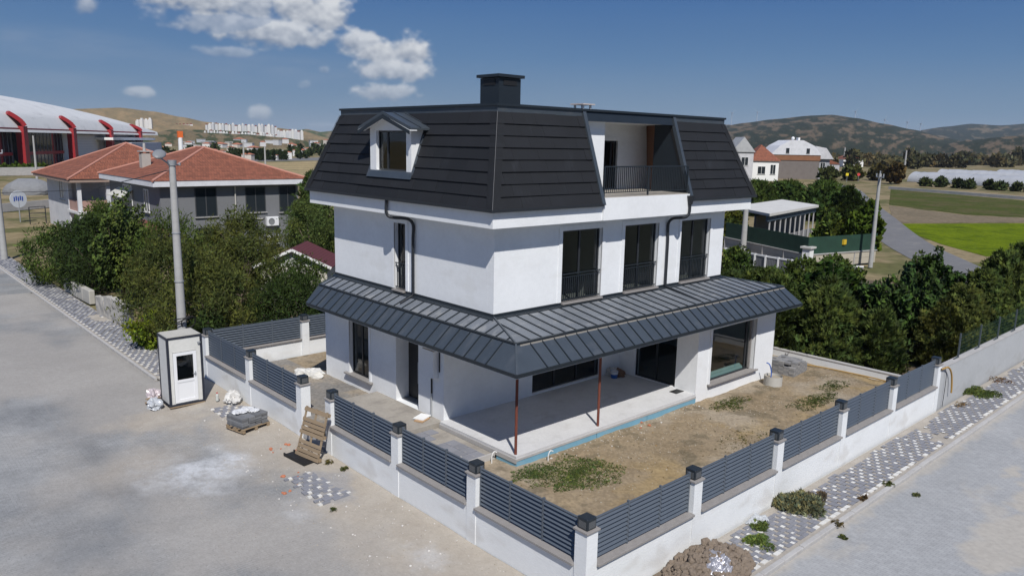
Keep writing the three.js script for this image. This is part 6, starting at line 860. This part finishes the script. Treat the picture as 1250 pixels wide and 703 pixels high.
// --- hills: ridge lines read from the photo, at their own distances
function hill(name, prof, d0, d1, cols, seed, y0 = -2, rough = .06) {
  const a0 = prof[0][0], a1 = prof[prof.length - 1][0], nx = 420, nz = 90, pos = [], c = [], idx = [];
  const top = (px) => { for (let i = 1; i < prof.length; i++) if (px <= prof[i][0]) { const t = (px - prof[i - 1][0]) / (prof[i][0] - prof[i - 1][0]), s = t * t * (3 - 2 * t); return lerp(prof[i - 1][1], prof[i][1], .5 * s + .5 * t); } return prof[prof.length - 1][1]; };
  for (let i = 0; i <= nx; i++) { const px = lerp(a0, a1, i / nx), crest = D(px, top(px), d1).y; for (let j = 0; j <= nz; j++) { const v = j / nz, d = v < .8 ? lerp(d0, d1, v / .8) : lerp(d1, d1 * 1.25, (v - .8) / .2), k = v < .8 ? Math.pow(v / .8, 1.25) : 1 - .5 * sstep(.8, 1, v), p = D(px, 200, d), n = fbm(p.x / d1 * 14, p.z / d1 * 14, 5, seed) - .5, y = y0 + (crest - y0) * (k + n * rough * 4 * k * (1 - Math.min(1, v / .8)) * 1.2); pos.push(p.x, y, p.z); const hx = px / 9, hy = y / d1 * 280, q = fbm(hx, hy, 6, seed + 3), q2 = fbm(hx * 5, hy * 5, 3, seed + 7), t = sstep(cols[2] - .1, cols[2] + .1, q + (q2 - .5) * .35); const m = tint(mix3(cols[0], cols[1], t), .7 + .6 * q2); c.push(...m); if (i < nx && j < nz) { const e = i * (nz + 1) + j; idx.push(e, e + nz + 1, e + 1, e + 1, e + nz + 1, e + nz + 2); } } }
  const g = new THREE.BufferGeometry(); g.setAttribute('position', new THREE.Float32BufferAttribute(pos, 3)); g.setAttribute('color', new THREE.Float32BufferAttribute(c, 3)); g.setIndex(idx); g.computeVertexNormals();
  const o = struct(name, g, matte({ vertexColors: true, roughness: 1, side: THREE.DoubleSide })); return o;
}
const DRYH = [.125, .095, .062], SCR = [.026, .032, .02], GRH = [.05, .06, .03];
hill('hill', [[830, 176], [880, 154], [905, 150], [940, 145.5], [985, 141], [1010, 140], [1040, 144], [1075, 151], [1110, 158], [1150, 168], [1210, 183], [1260, 187]], 900, 2600, [DRYH, SCR, .40], 701);
hill('hill', [[1060, 172], [1110, 160], [1150, 154.5], [1180, 151], [1215, 153], [1260, 150], [1330, 148], [1400, 150]], 2400, 4800, [[.13, .105, .068], [.026, .034, .024], .38], 711);
hill('hill', [[1090, 187], [1140, 178], [1180, 171], [1230, 166], [1290, 163], [1400, 160]], 800, 1900, [DRYH, SCR, .44], 721);
hill('hill', [[760, 168], [840, 160], [886, 152], [920, 158], [960, 172], [1000, 186]], 2600, 4300, [DRYH, SCR, .48], 726);
hill('hill', [[-120, 150], [-40, 141], [40, 136], [100, 133], [150, 131.5], [190, 136], [225, 143], [255, 149], [290, 152.5], [330, 155], [372, 160], [400, 168], [430, 176]], 1180, 1900, [[.27, .195, .105], [.2, .155, .085], .5], 731, -2, .05);
hill('hill', [[330, 170], [355, 160], [375, 157.5], [392, 161], [430, 157], [470, 158], [540, 166], [600, 174]], 2000, 3000, [[.19, .15, .085], [.06, .085, .03], .42], 741);
hill('hill', [[150, 172], [185, 162], [215, 158], [252, 158.5], [300, 160.5], [345, 165], [372, 169], [405, 172], [440, 178]], 820, 1470, [[.17, .13, .072], [.05, .06, .025], .5], 751, -2, .03);
// --- the town on its slope
{
  const wallM = [plain(.56, .56, .565), plain(.62, .615, .6), plain(.5, .51, .53), plain(.55, .5, .45)], roofM = [plain(.2, .06, .05), plain(.38, .14, .08), plain(.4, .39, .38)], rr = mulberry(404);
  const block = (px, by, ty, wpx, d, k) => { const p = D(px, by, d), q = D(px, ty, d), w = wpx / F * d, h = q.y - p.y, t = thing('apartment_block', k % 3 ? 'white apartment block on the far hillside' : 'white apartment block with maroon top on the far hillside', 'apartment block', [p.x, p.y, p.z], -yaw + (rr() - .3) * .8, 'apartment blocks on the hillside'); obj('wall', bb(-w * .36, w * .36, -24, h, -w * .34, w * .34), wallM[k % 3], t); obj('roof', bb(-w * .2, w * .2, h, h + 2.2, -w * .2, w * .2), k % 3 ? wallM[1] : roofM[0], t); };
  for (let k = 0; k < 22; k++) { const u = k / 21, px = lerp(252, 336, u); block(px, lerp(157.5, 162, u) + rr() * 1.5, lerp(150, 153, u) + rr() * 2.6, 2.8 + rr() * 2.4, 1500, k); }
  for (let k = 0; k < 26; k++) { const u = k / 25, px = lerp(250, 345, u); block(px, lerp(164, 170, u) + rr(), lerp(159, 163, u) + rr() * 3, 2.8 + rr() * 2.4, 1350, k + 1); }
  for (let k = 0; k < 9; k++) { const px = 340 + k * 3.5; block(px, 170.5 + rr(), 159 + rr() * 2.5, 4.2 + rr(), 1350, k + 2); }
  for (let k = 0; k < 8; k++) block(202 + k * 4.4, 155.5 + rr(), 151.8 + rr() * .8, 4.2, 1700, k * 3);
  for (let k = 0; k < 4; k++) block(168 + k * 5, 154, 145 + rr() * 3, 5, 1500, 1);
  for (let k = 0; k < 64; k++) { const u = rr(), px = 198 + rr() * 222, by = lerp(173, 194, u), d = by > 186 ? 10.25 * F / (by - hz(px)) : lerp(1150, 700, (by - 173) / 13), p = D(px, by, d), w = (6 + rr() * 7) * .9 / F * d, h = (3.0 + rr() * 3.2) / F * d, orange = rr() < .5, t = thing('town_house', orange ? 'small town house with orange roof at the foot of the hill' : 'small pale flat-roofed town house at the foot of the hill', 'house', [p.x, p.y, p.z], -yaw + (rr() - .5), orange ? 'orange-roofed town houses' : 'flat-roofed town houses'); obj('wall', bb(-w / 2, w / 2, -4, h, -w * .4, w * .4), wallM[k % 4], t); if (orange) hipRoof(t, -w * .55, w * .55, -w * .45, w * .45, h + .001, w * .16, roofM[1]); else obj('roof', bb(-w * .53, w * .53, h, h + .5, -w * .43, w * .43), roofM[2], t); }
  { const p = G(221, 196), d = Math.hypot(p.x - camPos.x, p.z - camPos.z), t = thing('sign_tower', 'tall white mast topped with an orange sign before the town', 'sign', [p.x, 0, p.z]), y = D(221, 160, d).y, ym = D(221, 168, d).y; obj('mast', cyl(.9, 1.0, ym, 10, 0, ym / 2, 0), M.white, t); obj('board', bx(2.2, y - ym, 1.0, 0, (y + ym) / 2, 0), flat(.65, .13, .02), t); }
}
function hz(px) { return 174.6 + (px - 625) * .0203; }
// --- wind turbines on the ridges
{ const tm = flat(.36, .42, .5, .6); for (const [px, by, ty] of [[893, 153, 138], [924, 150, 137], [1080, 154, 146], [1107, 161, 149], [1124, 159, 151], [1044, 146, 136], [862, 158, 143], [835, 162, 148]]) { const d = 3600, p = D(px, by, d), h = D(px, ty, d).y - p.y + 30, t = thing('wind_turbine', 'tiny white wind turbine on the far ridge', 'wind turbine', [p.x, p.y - 30, p.z], -yaw, 'wind turbines on the ridge'); obj('tower', cyl(1.3, 2.4, h, 8, 0, h / 2, 0), tm, t); obj('nacelle', bx(4, 4, 9, 0, h, 0), tm, t); for (let k = 0; k < 3; k++) { const a = k * 2.094 + px; obj('blade', prism([[0, 0, 5], [Math.cos(a + .06) * 8, Math.sin(a + .06) * 8, 5], [Math.cos(a) * 26, Math.sin(a) * 26, 5], [Math.cos(a - .06) * 8, Math.sin(a - .06) * 8, 5]], [0, 0, .6]).translate(0, h, 0), tm, t); } } }
scene.fog = new THREE.FogExp2(new THREE.Color().setRGB(.50, .58, .70), .00006);
renderer.render(scene, camera);
